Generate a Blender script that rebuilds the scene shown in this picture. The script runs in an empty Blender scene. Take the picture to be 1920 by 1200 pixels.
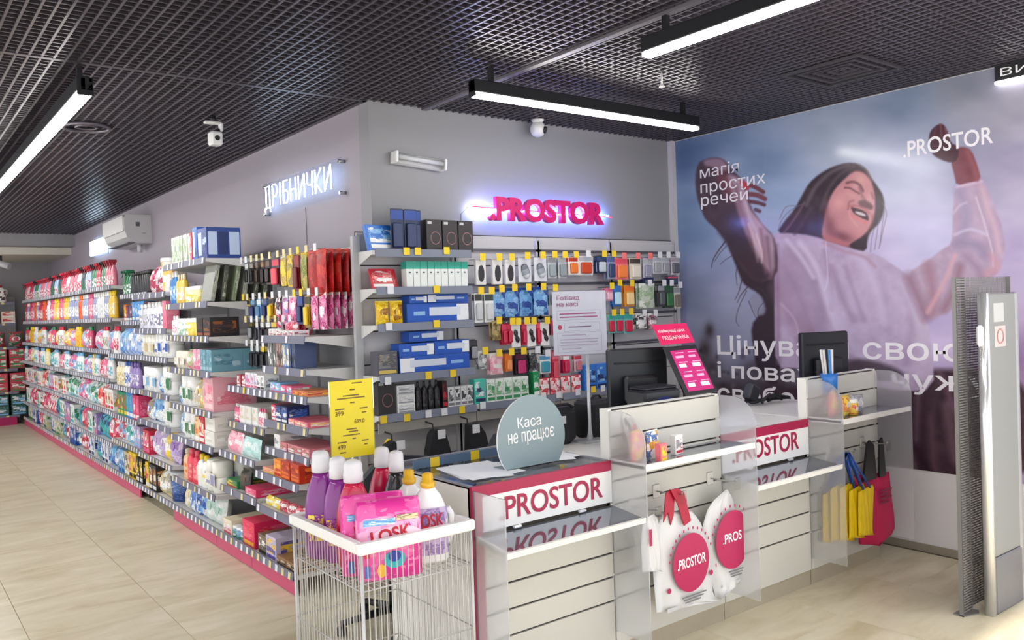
import bpy, math, random
import numpy as np
from mathutils import Matrix, Vector
random.seed(7)
SC = bpy.context.scene
COL = SC.collection
# ------------------------------------------------------------------ camera
F_PX = 1560.558
CAM = np.array([-2.32, -4.32, 1.55])
# rows: world X, Y, Z expressed in camera axes (right, down, forward)
RW = np.array([[0.79222892, -0.03824553, 0.60902432],
               [-0.60923892, 0.00711372, 0.79295481],
               [-0.03465941, -0.99924305, -0.01766498]])
def at(px, py, axis, val):
    """point of the place seen at a photo pixel, on the plane axis = val"""
    r = RW @ np.array([(px - 960) / F_PX, (py - 600) / F_PX, 1.0])
    i = 'xyz'.index(axis)
    p = CAM + r * ((val - CAM[i]) / r[i])
    return float(p[0]), float(p[1]), float(p[2])
cd = bpy.data.cameras.new('camera'); cam = bpy.data.objects.new('camera', cd); COL.objects.link(cam)
cd.sensor_width = 36.0; cd.lens = F_PX / 1920 * 36.0; cd.clip_start = 0.05; cd.clip_end = 100
m4 = Matrix.Identity(4)
for i in range(3):
    m4[i][0] = RW[i][0]; m4[i][1] = -RW[i][1]; m4[i][2] = -RW[i][2]; m4[i][3] = CAM[i]
cam.matrix_world = m4
SC.camera = cam
# ------------------------------------------------------------------ world, sun, exposure
w = bpy.data.worlds.new('daylight'); SC.world = w; w.use_nodes = True
w.node_tree.nodes['Background'].inputs[0].default_value = (0.93, 0.95, 1.0, 1)
w.node_tree.nodes['Background'].inputs[1].default_value = 0.8
sd = bpy.data.lights.new('sun', 'SUN'); sun = bpy.data.objects.new('sun', sd); COL.objects.link(sun)
sd.energy = 2.6; sd.angle = 0.02; sd.color = (1.0, 0.93, 0.82)
sun.rotation_euler = (math.radians(52.0), 0, math.radians(0))
sun.location = (0, -12, 9)
SC.view_settings.view_transform = 'Standard'; SC.view_settings.look = 'None'
SC.view_settings.gamma = 1.0; SC.view_settings.use_curve_mapping = False
SC.view_settings.exposure = 1.4
LAMP = 16.0          # strength of the LED tubes
# ------------------------------------------------------------------ materials
def lin(c):
    return tuple(((v / 255) / 12.92 if v / 255 <= 0.04045 else ((v / 255 + 0.055) / 1.055) ** 2.4) for v in c)
MATS = {}
def _new(name):
    m = bpy.data.materials.new(name); m.use_nodes = True
    nt = m.node_tree
    return m, nt, nt.nodes['Principled BSDF']
def mat(col, rough=0.5, metal=0.0, var=0.06, scale=18.0, spec=0.5, coat=0.0, bump=0.0, bscale=120.0):
    """painted / plastic / metal surface with a little procedural variation"""
    key = ('p', tuple(col), rough, metal, var, scale, spec, coat, bump)
    if key in MATS: return MATS[key]
    m, nt, b = _new('surface_%d' % len(MATS))
    c = lin(col)
    tc = nt.nodes.new('ShaderNodeTexCoord'); nz = nt.nodes.new('ShaderNodeTexNoise')
    nz.inputs['Scale'].default_value = scale; nz.inputs['Detail'].default_value = 3
    nt.links.new(tc.outputs['Object'], nz.inputs['Vector'])
    mx = nt.nodes.new('ShaderNodeMix'); mx.data_type = 'RGBA'
    mx.inputs['A'].default_value = tuple(v * (1 - var) for v in c) + (1,)
    mx.inputs['B'].default_value = tuple(min(1, v * (1 + var)) for v in c) + (1,)
    nt.links.new(nz.outputs['Fac'], mx.inputs['Factor'])
    nt.links.new(mx.outputs['Result'], b.inputs['Base Color'])
    b.inputs['Roughness'].default_value = rough; b.inputs['Metallic'].default_value = metal
    b.inputs['Specular IOR Level'].default_value = spec
    b.inputs['Coat Weight'].default_value = coat
    if bump:
        bp = nt.nodes.new('ShaderNodeBump'); bp.inputs['Strength'].default_value = bump
        n2 = nt.nodes.new('ShaderNodeTexNoise'); n2.inputs['Scale'].default_value = bscale
        nt.links.new(tc.outputs['Object'], n2.inputs['Vector'])
        nt.links.new(n2.outputs['Fac'], bp.inputs['Height']); nt.links.new(bp.outputs['Normal'], b.inputs['Normal'])
    MATS[key] = m
    return m
def pmat(c1, c2, c3=(245, 245, 245), s=3.0, rough=0.4):
    """printed packaging: blocks of three inks with fine marks"""
    key = ('k', tuple(c1), tuple(c2), tuple(c3), s, rough)
    if key in MATS: return MATS[key]
    m, nt, b = _new('print_%d' % len(MATS))
    tc = nt.nodes.new('ShaderNodeTexCoord'); oi = nt.nodes.new('ShaderNodeObjectInfo')
    ad = nt.nodes.new('ShaderNodeVectorMath'); ad.operation = 'ADD'
    nt.links.new(tc.outputs['Generated'], ad.inputs[0]); nt.links.new(oi.outputs['Random'], ad.inputs[1])
    def blocks(scale, zs, pos, cols):
        mp = nt.nodes.new('ShaderNodeMapping'); mp.inputs['Scale'].default_value = (1, 1, zs)
        nt.links.new(ad.outputs[0], mp.inputs['Vector'])
        v = nt.nodes.new('ShaderNodeTexVoronoi'); v.distance = 'CHEBYCHEV'; v.inputs['Scale'].default_value = scale; v.inputs['Randomness'].default_value = .8
        nt.links.new(mp.outputs[0], v.inputs['Vector'])
        sp = nt.nodes.new('ShaderNodeSeparateColor'); nt.links.new(v.outputs['Color'], sp.inputs[0])
        cr = nt.nodes.new('ShaderNodeValToRGB'); cr.color_ramp.interpolation = 'CONSTANT'
        e = cr.color_ramp.elements; e[0].position = 0; e[1].position = pos[0]
        for q in pos[1:]: e.new(q)
        for k, c in enumerate(cols): cr.color_ramp.elements[k].color = c
        nt.links.new(sp.outputs[0], cr.inputs[0]); return cr.outputs[0]
    base = blocks(s, 1.6, (.5, .82), (lin(c1) + (1,), lin(c2) + (1,), lin(c3) + (1,)))
    fac = blocks(s * 4.5, 2.6, (.8,), ((0, 0, 0, 1), (.75, .75, .75, 1)))
    m2 = nt.nodes.new('ShaderNodeMix'); m2.data_type = 'RGBA'
    nt.links.new(fac, m2.inputs['Factor']); nt.links.new(base, m2.inputs['A'])
    m2.inputs['B'].default_value = lin(tuple((p + q) // 2 for p, q in zip(c2, c3))) + (1,)
    nt.links.new(m2.outputs['Result'], b.inputs['Base Color'])
    b.inputs['Roughness'].default_value = rough
    MATS[key] = m
    return m
def emat(col, strength):
    key = ('e', tuple(col), strength)
    if key in MATS: return MATS[key]
    m, nt, b = _new('glow_%d' % len(MATS))
    b.inputs['Base Color'].default_value = lin(col) + (1,)
    b.inputs['Emission Color'].default_value = lin(col) + (1,)
    b.inputs['Emission Strength'].default_value = strength
    MATS[key] = m
    return m
def gmat(col=(240, 245, 248), rough=0.0, ior=1.15):
    """clear or frosted acrylic"""
    key = ('g', tuple(col), rough, ior)
    if key in MATS: return MATS[key]
    m, nt, b = _new('acrylic_%d' % len(MATS))
    b.inputs['Base Color'].default_value = lin(col) + (1,)
    b.inputs['Roughness'].default_value = rough
    b.inputs['Transmission Weight'].default_value = 1.0
    b.inputs['IOR'].default_value = ior
    MATS[key] = m
    return m
def fmat():
    """frosted acrylic: blurred see-through with a milky share"""
    if 'frost' in MATS: return MATS['frost']
    m, nt, b = _new('frosted_acrylic'); nt.nodes.remove(b); out = nt.nodes['Material Output']
    rf = nt.nodes.new('ShaderNodeBsdfRefraction'); rf.inputs['Color'].default_value = (.97, .98, 1, 1); rf.inputs['Roughness'].default_value = .38; rf.inputs['IOR'].default_value = 1.08
    df = nt.nodes.new('ShaderNodeBsdfDiffuse'); df.inputs['Color'].default_value = (.86, .87, .88, 1)
    tr = nt.nodes.new('ShaderNodeBsdfTranslucent'); tr.inputs['Color'].default_value = (.9, .91, .92, 1)
    gl = nt.nodes.new('ShaderNodeBsdfGlossy'); gl.inputs['Roughness'].default_value = .35
    a = nt.nodes.new('ShaderNodeMixShader'); a.inputs[0].default_value = .6
    nt.links.new(df.outputs[0], a.inputs[1]); nt.links.new(tr.outputs[0], a.inputs[2])
    c = nt.nodes.new('ShaderNodeMixShader'); c.inputs[0].default_value = .26
    nt.links.new(rf.outputs[0], c.inputs[1]); nt.links.new(a.outputs[0], c.inputs[2])
    d = nt.nodes.new('ShaderNodeMixShader'); d.inputs[0].default_value = .04
    nt.links.new(c.outputs[0], d.inputs[1]); nt.links.new(gl.outputs[0], d.inputs[2])
    nt.links.new(d.outputs[0], out.inputs['Surface'])
    MATS['frost'] = m
    return m
# ------------------------------------------------------------------ mesh building
class MB:
    def __init__(s): s.v = []; s.f = []; s.mi = []; s.mats = []; s.sm = []
    def slot(s, m):
        if m not in s.mats: s.mats.append(m)
        return s.mats.index(m)
    def face(s, idx, k, smooth=False): s.f.append(idx); s.mi.append(k); s.sm.append(smooth)
    def box(s, x0, x1, y0, y1, z0, z1, m, M=None):
        k = s.slot(m); n = len(s.v)
        P = [(x0, y0, z0), (x1, y0, z0), (x1, y1, z0), (x0, y1, z0), (x0, y0, z1), (x1, y0, z1), (x1, y1, z1), (x0, y1, z1)]
        if M is not None: P = [tuple(M @ Vector(p)) for p in P]
        s.v += P
        for q in ((3, 2, 1, 0), (4, 5, 6, 7), (0, 1, 5, 4), (1, 2, 6, 5), (2, 3, 7, 6), (3, 0, 4, 7)):
            s.face([n + i for i in q], k)
        return s
    def cbox(s, x0, x1, y0, y1, z0, z1, m, c=0.004, M=None):
        """box with chamfered vertical and horizontal edges"""
        k = s.slot(m); n = len(s.v)
        c = min(c, (x1 - x0) * .45, (y1 - y0) * .45, (z1 - z0) * .45)
        def ring(z, e):
            return [(x0 + c + e, y0 + e, z), (x1 - c - e, y0 + e, z), (x1 - e, y0 + c + e, z), (x1 - e, y1 - c - e, z),
                    (x1 - c - e, y1 - e, z), (x0 + c + e, y1 - e, z), (x0 + e, y1 - c - e, z), (x0 + e, y0 + c + e, z)]
        P = ring(z0, c * .7) + ring(z0 + c, 0) + ring(z1 - c, 0) + ring(z1, c * .7)
        if M is not None: P = [tuple(M @ Vector(p)) for p in P]
        s.v += P
        s.face([n + i for i in range(7, -1, -1)], k); s.face([n + 24 + i for i in range(8)], k)
        for r in range(3):
            for i in range(8):
                j = (i + 1) % 8; a = n + r * 8
                s.face([a + i, a + j, a + 8 + j, a + 8 + i], k)
        return s
    def quad(s, pts, m, smooth=False):
        k = s.slot(m); n = len(s.v); s.v += [tuple(p) for p in pts]; s.face(list(range(n, n + len(pts))), k, smooth); return s
    def lathe(s, prof, n, ms, cx=0, cy=0, sx=1.0, sy=1.0, M=None, power=2.0):
        """prof: (r, z); ms: one material or one for each segment; power > 2 squares the section"""
        b = len(s.v)
        P = []
        for (r, z) in prof:
            for i in range(n):
                a = 2 * math.pi * (i + .5) / n
                ca, sa = math.cos(a), math.sin(a)
                if power != 2.0:
                    q = (abs(ca) ** power + abs(sa) ** power) ** (-1 / power); ca *= q; sa *= q
                P.append((cx + r * sx * ca, cy + r * sy * sa, z))
        if M is not None: P = [tuple(M @ Vector(p)) for p in P]
        s.v += P
        for k in range(len(prof) - 1):
            mm = s.slot(ms[k] if isinstance(ms, (list, tuple)) else ms)
            for i in range(n):
                j = (i + 1) % n
                s.face([b + k * n + i, b + k * n + j, b + (k + 1) * n + j, b + (k + 1) * n + i], mm, True)
        m0 = s.slot(ms[0] if isinstance(ms, (list, tuple)) else ms); m1 = s.slot(ms[-1] if isinstance(ms, (list, tuple)) else ms)
        if prof[0][0] > 1e-5: s.face([b + i for i in range(n - 1, -1, -1)], m0)
        if prof[-1][0] > 1e-5: s.face([b + (len(prof) - 1) * n + i for i in range(n)], m1)
        return s
    def tube(s, pts, r, n, m, closed=False):
        k = s.slot(m); b = len(s.v); pts = [Vector(p) for p in pts]; L = len(pts)
        for i, p in enumerate(pts):
            if closed: d = pts[(i + 1) % L] - pts[i - 1]
            else: d = pts[min(i + 1, L - 1)] - pts[max(i - 1, 0)]
            d.normalize()
            up = Vector((0, 0, 1)) if abs(d.z) < .9 else Vector((1, 0, 0))
            u = d.cross(up).normalized(); v = u.cross(d)
            rr = r[i] if isinstance(r, (list, tuple)) else r
            for j in range(n):
                a = 2 * math.pi * (j + .5) / n
                s.v.append(tuple(p + u * (rr * math.cos(a)) + v * (rr * math.sin(a))))
        for i in range(L if closed else L - 1):
            i2 = (i + 1) % L
            for j in range(n):
                j2 = (j + 1) % n
                s.face([b + i * n + j, b + i2 * n + j, b + i2 * n + j2, b + i * n + j2], k, n > 4)
        if not closed:
            s.face([b + j for j in range(n)], k); s.face([b + (L - 1) * n + j for j in range(n - 1, -1, -1)], k)
        return s
    def prism(s, poly, d0, d1, m, frame='xz', mside=None):
        """extrude a 2D outline; frame xz: depth along y, yz: depth along x, xy: depth along z"""
        k = s.slot(m); k2 = s.slot(mside or m); b = len(s.v); n = len(poly)
        for d in (d0, d1):
            for (a, c) in poly:
                s.v.append({'xz': (a, d, c), 'yz': (d, a, c), 'xy': (a, c, d)}[frame])
        s.face([b + i for i in range(n)], k); s.face([b + n + i for i in range(n - 1, -1, -1)], k)
        for i in range(n):
            j = (i + 1) % n; s.face([b + i, b + n + i, b + n + j, b + j], k2)
        return s
    def pillow(s, w, h, t, m, nx=6, nz=6, z0=0.0, seal=0.06, wob=0.0, mback=None):
        """sealed film pouch standing in xz, bulging in y"""
        k = s.slot(m); k2 = s.slot(mback or m); b = len(s.v)
        for side in (-1, 1):
            for i in range(nz + 1):
                for j in range(nx + 1):
                    u = j / nx; v = i / nz
                    e = (max(0, 1 - abs(2 * u - 1) ** 2.6) * max(0, 1 - abs(2 * v - 1) ** (3.5))) ** .55
                    wy = 1 - wob * math.sin(9 * u + 5 * v) * .5
                    s.v.append(((u - .5) * w * (1 - .06 * math.sin(math.pi * v)), side * t / 2 * e * wy, z0 + v * h))
        N = (nx + 1) * (nz + 1)
        for i in range(nz):
            for j in range(nx):
                a = b + i * (nx + 1) + j
                s.face([a, a + 1, a + nx + 2, a + nx + 1], k, True)
                a += N
                s.face([a + nx + 1, a + nx + 2, a + 1, a], k2, True)
        return s
    def mesh(s, name):
        me = bpy.data.meshes.new(name)
        me.from_pydata(s.v, [], s.f)
        for m in s.mats: me.materials.append(m)
        me.polygons.foreach_set('material_index', s.mi)
        me.polygons.foreach_set('use_smooth', s.sm)
        me.update()
        return me
def obj(name, me, parent=None, loc=(0, 0, 0), rot=(0, 0, 0), scale=(1, 1, 1)):
    if isinstance(me, MB): me = me.mesh(name)
    o = bpy.data.objects.new(name, me); COL.objects.link(o)
    o.location = loc; o.rotation_euler = rot; o.scale = scale
    if parent is not None: o.parent = parent
    return o
def tag(o, label, cat, group=None, kind=None):
    o['label'] = label; o['category'] = cat
    if group: o['group'] = group
    if kind: o['kind'] = kind
    return o
def thing(name, label, cat, loc=(0, 0, 0), rz=0.0, group=None):
    o = bpy.data.objects.new(name, None); COL.objects.link(o); o.empty_display_size = .05
    o.location = loc; o.rotation_euler = (0, 0, rz)
    return tag(o, label, cat, group)
def place(name, label, cat, parts, loc, rz=0.0, group=None, scale=(1, 1, 1), tilt=0.0):
    """parts: [(part name, mesh, [sub-parts])]; a single part is the thing itself"""
    if len(parts) == 1:
        o = obj(name, parts[0][1], None, loc, (tilt, 0, rz), scale)
        return tag(o, label, cat, group)
    r = thing(name, label, cat, loc, rz, group); r.scale = scale; r.rotation_euler = (tilt, 0, rz)
    for p in parts: obj(p[0], p[1], r)
    return r
# lettering: text laid into a rectangle, u along the line, v up, n towards the reader
def text_mesh(body, m, extrude=0.0, bold=0.0, space=1.0):
    """letters as solid shapes: every outline filled on its own (the font's strokes overlap), holes kept"""
    from mathutils.geometry import tessellate_polygon
    cu = bpy.data.curves.new('lettering', 'FONT'); cu.body = body; cu.space_character = space
    o = bpy.data.objects.new('lettering', cu); COL.objects.link(o)
    dg = bpy.context.evaluated_depsgraph_get(); dg.update()
    crv = o.evaluated_get(dg).to_curve(dg)
    loops = []
    for sp in crv.splines:
        P = []
        bp = sp.bezier_points; n = len(bp)
        for i in range(n):
            p0, p1 = bp[i], bp[(i + 1) % n]
            a, h1, h2, b = p0.co, p0.handle_right, p1.handle_left, p1.co
            straight = (h1 - a).cross(b - a).length < 1e-6 and (h2 - b).cross(b - a).length < 1e-6
            for k in range(1 if straight else 4):
                t = k / 4; u = 1 - t
                c = a * u ** 3 + h1 * (3 * u * u * t) + h2 * (3 * u * t * t) + b * t ** 3
                if not P or (c.xy - P[-1]).length > 1e-5: P.append(c.xy.copy())
        if len(P) > 2:
            if (P[0] - P[-1]).length < 1e-5: P.pop()
            loops.append(P)
    o.evaluated_get(dg).to_curve_clear(); bpy.data.objects.remove(o)
    def area(P): return sum(P[i].x * P[(i + 1) % len(P)].y - P[(i + 1) % len(P)].x * P[i].y for i in range(len(P))) / 2
    sgn = 1 if area(max(loops, key=lambda P: abs(area(P)))) > 0 else -1
    if bold:
        new = []
        for P in loops:
            Q = []
            for i in range(len(P)):
                e1 = (P[i] - P[i - 1]).normalized(); e2 = (P[(i + 1) % len(P)] - P[i]).normalized()
                nn = Vector((e1.y + e2.y, -e1.x - e2.x)); L = nn.length
                if L > 1e-4: nn = nn / L * min(2.0, 1 / max(.35, (1 + e1.dot(e2)) / 2) ** .5)
                Q.append(P[i] + nn * (bold * sgn))
            new.append(Q)
        loops = new
    outs = [P for P in loops if area(P) * sgn > 0]; holes = [P for P in loops if area(P) * sgn <= 0]
    def inside(p, P):
        r = False
        for i in range(len(P)):
            a, b = P[i], P[i - 1]
            if (a.y > p.y) != (b.y > p.y) and p.x < (b.x - a.x) * (p.y - a.y) / (b.y - a.y) + a.x: r = not r
        return r
    mb = MB(); k = mb.slot(m)
    for P in outs:
        grp = [P] + [h for h in holes if inside(h[0], P)]
        flat = [v for g in grp for v in g]
        tri = tessellate_polygon([[Vector((v.x, v.y, 0)) for v in g] for g in grp])
        b0 = len(mb.v)
        mb.v += [(v.x, v.y, extrude) for v in flat]
        for t in tri:
            a, b, c = (flat[i] for i in t)
            t = list(t) if (b - a).cross(c - a) > 0 else list(t)[::-1]
            mb.face([b0 + i for i in t], k)
        if extrude:
            b1 = len(mb.v); mb.v += [(v.x, v.y, -extrude) for v in flat]; off = 0
            for g in grp:
                n = len(g)
                for i in range(n):
                    j = (i + 1) % n; q = [b0 + off + i, b1 + off + i, b1 + off + j, b0 + off + j]
                    mb.face(q if sgn > 0 else q[::-1], k)
                off += n
    return mb.mesh('lettering')
def fit_text(name, body, m, p0, u, v, width, height, parent=None, depth=0.001, bold=0.0, space=1.0, lift=0.001, gap=None):
    """gap None: one object for the line; a number: split where letters are further apart (in ems)"""
    me = text_mesh(body, m, 0.01 if depth else 0, bold, space)
    nv = len(me.vertices)
    co = np.empty(nv * 3); me.vertices.foreach_get('co', co); co = co.reshape(-1, 3)
    lo = co.min(0); hi = co.max(0)
    u = np.array(u, float); v = np.array(v, float); u /= np.linalg.norm(u); v = v / np.linalg.norm(v); n = np.cross(u, v)
    a = (co[:, 0] - lo[0]) / (hi[0] - lo[0]) * width
    b = (co[:, 1] - lo[1]) / (hi[1] - lo[1]) * height
    c = ((co[:, 2] - lo[2]) / max(1e-6, hi[2] - lo[2])) * depth + lift
    W = np.array(p0)[None, :] + a[:, None] * u + b[:, None] * v + c[:, None] * n
    if gap is None:
        me.vertices.foreach_set('co', W.reshape(-1)); me.update(); me.name = name
        return [obj(name, me, parent)]
    polys = [list(p.vertices) for p in me.polygons]
    root = list(range(nv))
    def find(i):
        while root[i] != i: root[i] = root[root[i]]; i = root[i]
        return i
    for p in polys:
        for q in p[1:]:
            x, y = find(p[0]), find(q)
            if x != y: root[x] = y
    isl = {}
    for i in range(nv): isl.setdefault(find(i), []).append(i)
    spans = sorted((co[k, 0].min(), co[k, 0].max(), r) for r, k in isl.items())
    cl = {}; cur = -1; end = -1e9
    for x0, x1, r in spans:
        if x0 > end + gap: cur += 1
        end = max(end, x1); cl[r] = cur
    outs = []
    for g in range(cur + 1):
        ids = [i for i in range(nv) if cl[find(i)] == g]; rm = {i: k for k, i in enumerate(ids)}
        nm = bpy.data.meshes.new(name)
        nm.from_pydata([tuple(W[i]) for i in ids], [], [[rm[i] for i in p] for p in polys if p[0] in rm])
        nm.materials.append(m); nm.update()
        outs.append(obj(name, nm, parent))
    return outs
# ================================================================== structure
H = 2.76
PI = math.pi
wall_l = mat((156, 148, 157), .55, var=.02, scale=2.5, bump=.03)
wall_b = mat((142, 141, 145), .55, var=.02, scale=2.5, bump=.03)
cream = mat((205, 200, 188), .6, var=.02)
def struct(name, m, label, cat='wall'):
    return tag(obj(name, m), label, cat, kind='structure')
struct('wall_left', MB().box(0, .12, .121, 10.9, 0, 3.1, wall_l), 'long pale lilac grey wall behind the left shelving', 'wall')
struct('wall_back', MB().box(0, 2.6, 0, .12, 0, 3.1, wall_b), 'pale grey wall behind the checkout with the lit sign', 'wall')
struct('wall_right', MB().box(2.6, 2.72, -2.95, .12, 0, 3.1, mat((226, 221, 221), .5, var=.02, scale=2.0)), 'light grey wall that carries the large mural', 'wall')
struct('wall_far', MB().box(-6, .12, 10.9, 11.0, 0, 3.1, mat((150, 147, 150), .6, var=.02)), 'grey end wall at the far end of the aisle', 'wall')
struct('trim_1', MB().box(-6, 0, 8.8, 9.1, 2.6, 3.1, mat((150, 148, 150), .6)).box(-6, 0, 9.1, 10.9, 2.5, 3.1, cream), 'stepped cream bulkhead where the grid ceiling ends', 'bulkhead')
struct('trim_2', MB().box(2.555, 2.6, -.045, 0, 0, H, mat((196, 193, 196), .5)), 'pale vertical corner strip between back wall and mural', 'trim')
struct('baseboard_right', MB().box(2.588, 2.6, -2.9, -.05, 0, .045, mat((150, 140, 125), .4)), 'low beige baseboard under the mural', 'baseboard')
struct('trim_3', MB().box(-6, 2.72, -5.75, -5.6, 2.42, 3.1, wall_b), 'lintel above the open shop front behind the viewer', 'lintel')
# floor: tiles with joints
def tile_mat():
    m, nt, b = _new('stone_tile')
    tc = nt.nodes.new('ShaderNodeTexCoord'); oi = nt.nodes.new('ShaderNodeObjectInfo')
    sc = nt.nodes.new('ShaderNodeMath'); sc.operation = 'MULTIPLY'; sc.inputs[1].default_value = 37.0
    nt.links.new(oi.outputs['Random'], sc.inputs[0])
    ad = nt.nodes.new('ShaderNodeVectorMath'); ad.operation = 'ADD'
    nt.links.new(tc.outputs['Object'], ad.inputs[0]); nt.links.new(sc.outputs[0], ad.inputs[1])
    mp = nt.nodes.new('ShaderNodeMapping'); mp.inputs['Scale'].default_value = (1.0, 3.2, 1); mp.inputs['Rotation'].default_value = (0, 0, .15)
    nt.links.new(ad.outputs[0], mp.inputs['Vector'])
    n1 = nt.nodes.new('ShaderNodeTexNoise'); n1.inputs['Scale'].default_value = 2.2; n1.inputs['Detail'].default_value = 7; n1.inputs['Roughness'].default_value = .6; n1.inputs['Distortion'].default_value = .6
    nt.links.new(mp.outputs[0], n1.inputs['Vector'])
    cr = nt.nodes.new('ShaderNodeValToRGB')
    e = cr.color_ramp.elements
    e[0].position = .3; e[0].color = lin((198, 184, 152)) + (1,)
    e[1].position = .72; e[1].color = lin((230, 221, 198)) + (1,)
    k = e.new(.5); k.color = lin((216, 205, 177)) + (1,)
    nt.links.new(n1.outputs['Fac'], cr.inputs[0])
    nt.links.new(cr.outputs[0], b.inputs['Base Color'])
    b.inputs['Roughness'].default_value = .3
    return m
TM = tile_mat()
fl = bpy.data.objects.new('floor', None); COL.objects.link(fl)
tag(fl, 'beige stone tile floor with thin dark joints', 'floor', kind='structure')
obj('grout', MB().box(-6, 2.72, -5.8, 11, -.06, -.004, mat((142, 128, 102), .8)), fl)
T = .62
tile_me = MB().cbox(-T / 2 + .0015, T / 2 - .0015, -T / 2 + .0015, T / 2 - .0015, -.02, 0, TM, .0015).mesh('tile')
nx0, ny0 = -1.15, -2.11
for i in range(-4, 6):
    for j in range(-4, 21):
        x = nx0 + (i + .5) * T; y = ny0 + (j + .5) * T
        if x > 2.9: continue
        obj('tile', tile_me, fl, (x, y, 0))
# ceiling: open grid of slats under a dark void
slat_m = mat((92, 87, 95), .36, metal=.5, var=.05)
slat_m2 = mat((74, 70, 77), .36, metal=.45, var=.05)
ce = bpy.data.objects.new('ceiling', None); COL.objects.link(ce)
tag(ce, 'dark grey open grid ceiling of thin metal slats', 'ceiling', kind='structure')
obj('void_deck', MB().box(-6, 2.72, -5.8, 8.8, 3.1, 3.16, mat((16, 15, 18), .9)), ce)
PX, PY = .05, .052
y_a, y_b = -4.5, 8.8
long_me = MB().box(-.005, .005, y_a, y_b, H, H + .042, slat_m).mesh('long_slat')
n_long = int((2.6 + 3.6) / PX)
for i in range(n_long): obj('long_slat', long_me, ce, (2.59 - i * PX, 0, 0))
x_a = 2.59 - n_long * PX
cross_me = MB().box(x_a, 2.6, -.004, .004, H + .002, H + .042, slat_m2).mesh('cross_slat')
for j in range(int((y_b - y_a) / PY)): obj('cross_slat', cross_me, ce, (0, y_a + j * PY, 0))
obj('edge_profile', MB().box(x_a, -.002, -.002, .03, H - .001, H + .05, slat_m2).box(-.03, -.001, 0, 8.8, H - .001, H + .05, slat_m2), ce)
rail_m = mat((112, 108, 114), .4, metal=.3)
for yy0, yy1 in ((-4.5, 0),):
    obj('track_rail', MB().box(.362, .398, yy0, yy1, H - .012, H + .02, rail_m), ce)
dark = mat((22, 22, 26), .45, metal=.2)
# LED tubes
def led(label, p0, p1, z=2.6, w=.05, group=None):
    v = Vector((p1[0] - p0[0], p1[1] - p0[1], 0)); L = v.length; rz = math.atan2(v.y, v.x)
    t = thing('linear_lamp', label, 'lamp', (p0[0], p0[1], z), rz, group)
    obj('housing', MB().cbox(0, L, -w / 2 - .004, w / 2 + .004, .022, .085, dark, .004), t)
    obj('diffuser', MB().cbox(.004, L - .004, -w / 2, w / 2, 0, .022, emat((255, 252, 248), LAMP), .006), t)
    for e in (0, L - .004): obj('end_cap', MB().box(e, e + .004, -w / 2 - .004, w / 2 + .004, 0, .085, dark), t)
    for e in (.12, L - .12):
        obj('hanger', MB().box(e - .012, e + .012, -.012, .012, .085, H - z, dark), t)
    return t
led('long bright LED tube along the left aisle ceiling', (-1.49, -.03), (-1.49, 3.6), w=.062)
led('bright LED tube hanging parallel to the back wall above the checkout', (.10, -.905), (1.805, -.905))
led('bright LED tube running out of the top edge of the picture', (.38, -1.82), (.38, -4.2))
for lb, a, b_ in (('LED tube by the entrance, outside the picture', (.8, -3.5), (2.45, -3.5)), ('LED tube further down the left aisle, outside the picture', (-1.49, 4.6), (-1.49, 8.2)), ('LED tube over the next aisle, outside the picture', (-3.5, -.03), (-3.5, 3.6)), ('LED tube at the far end of the next aisle, outside the picture', (-3.5, 4.6), (-3.5, 8.2)), ('LED tube behind the viewer near the shop front', (-1.6, -5.4), (-1.6, -3.3)), ('LED tube over the next aisle near the shop front', (-3.5, -4.4), (-3.5, -.9))):  # entrance tube is an unseen fill light, added to brighten mural and floor
    led(lb, a, b_, w=.062, group='LED tubes outside the picture')
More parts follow.
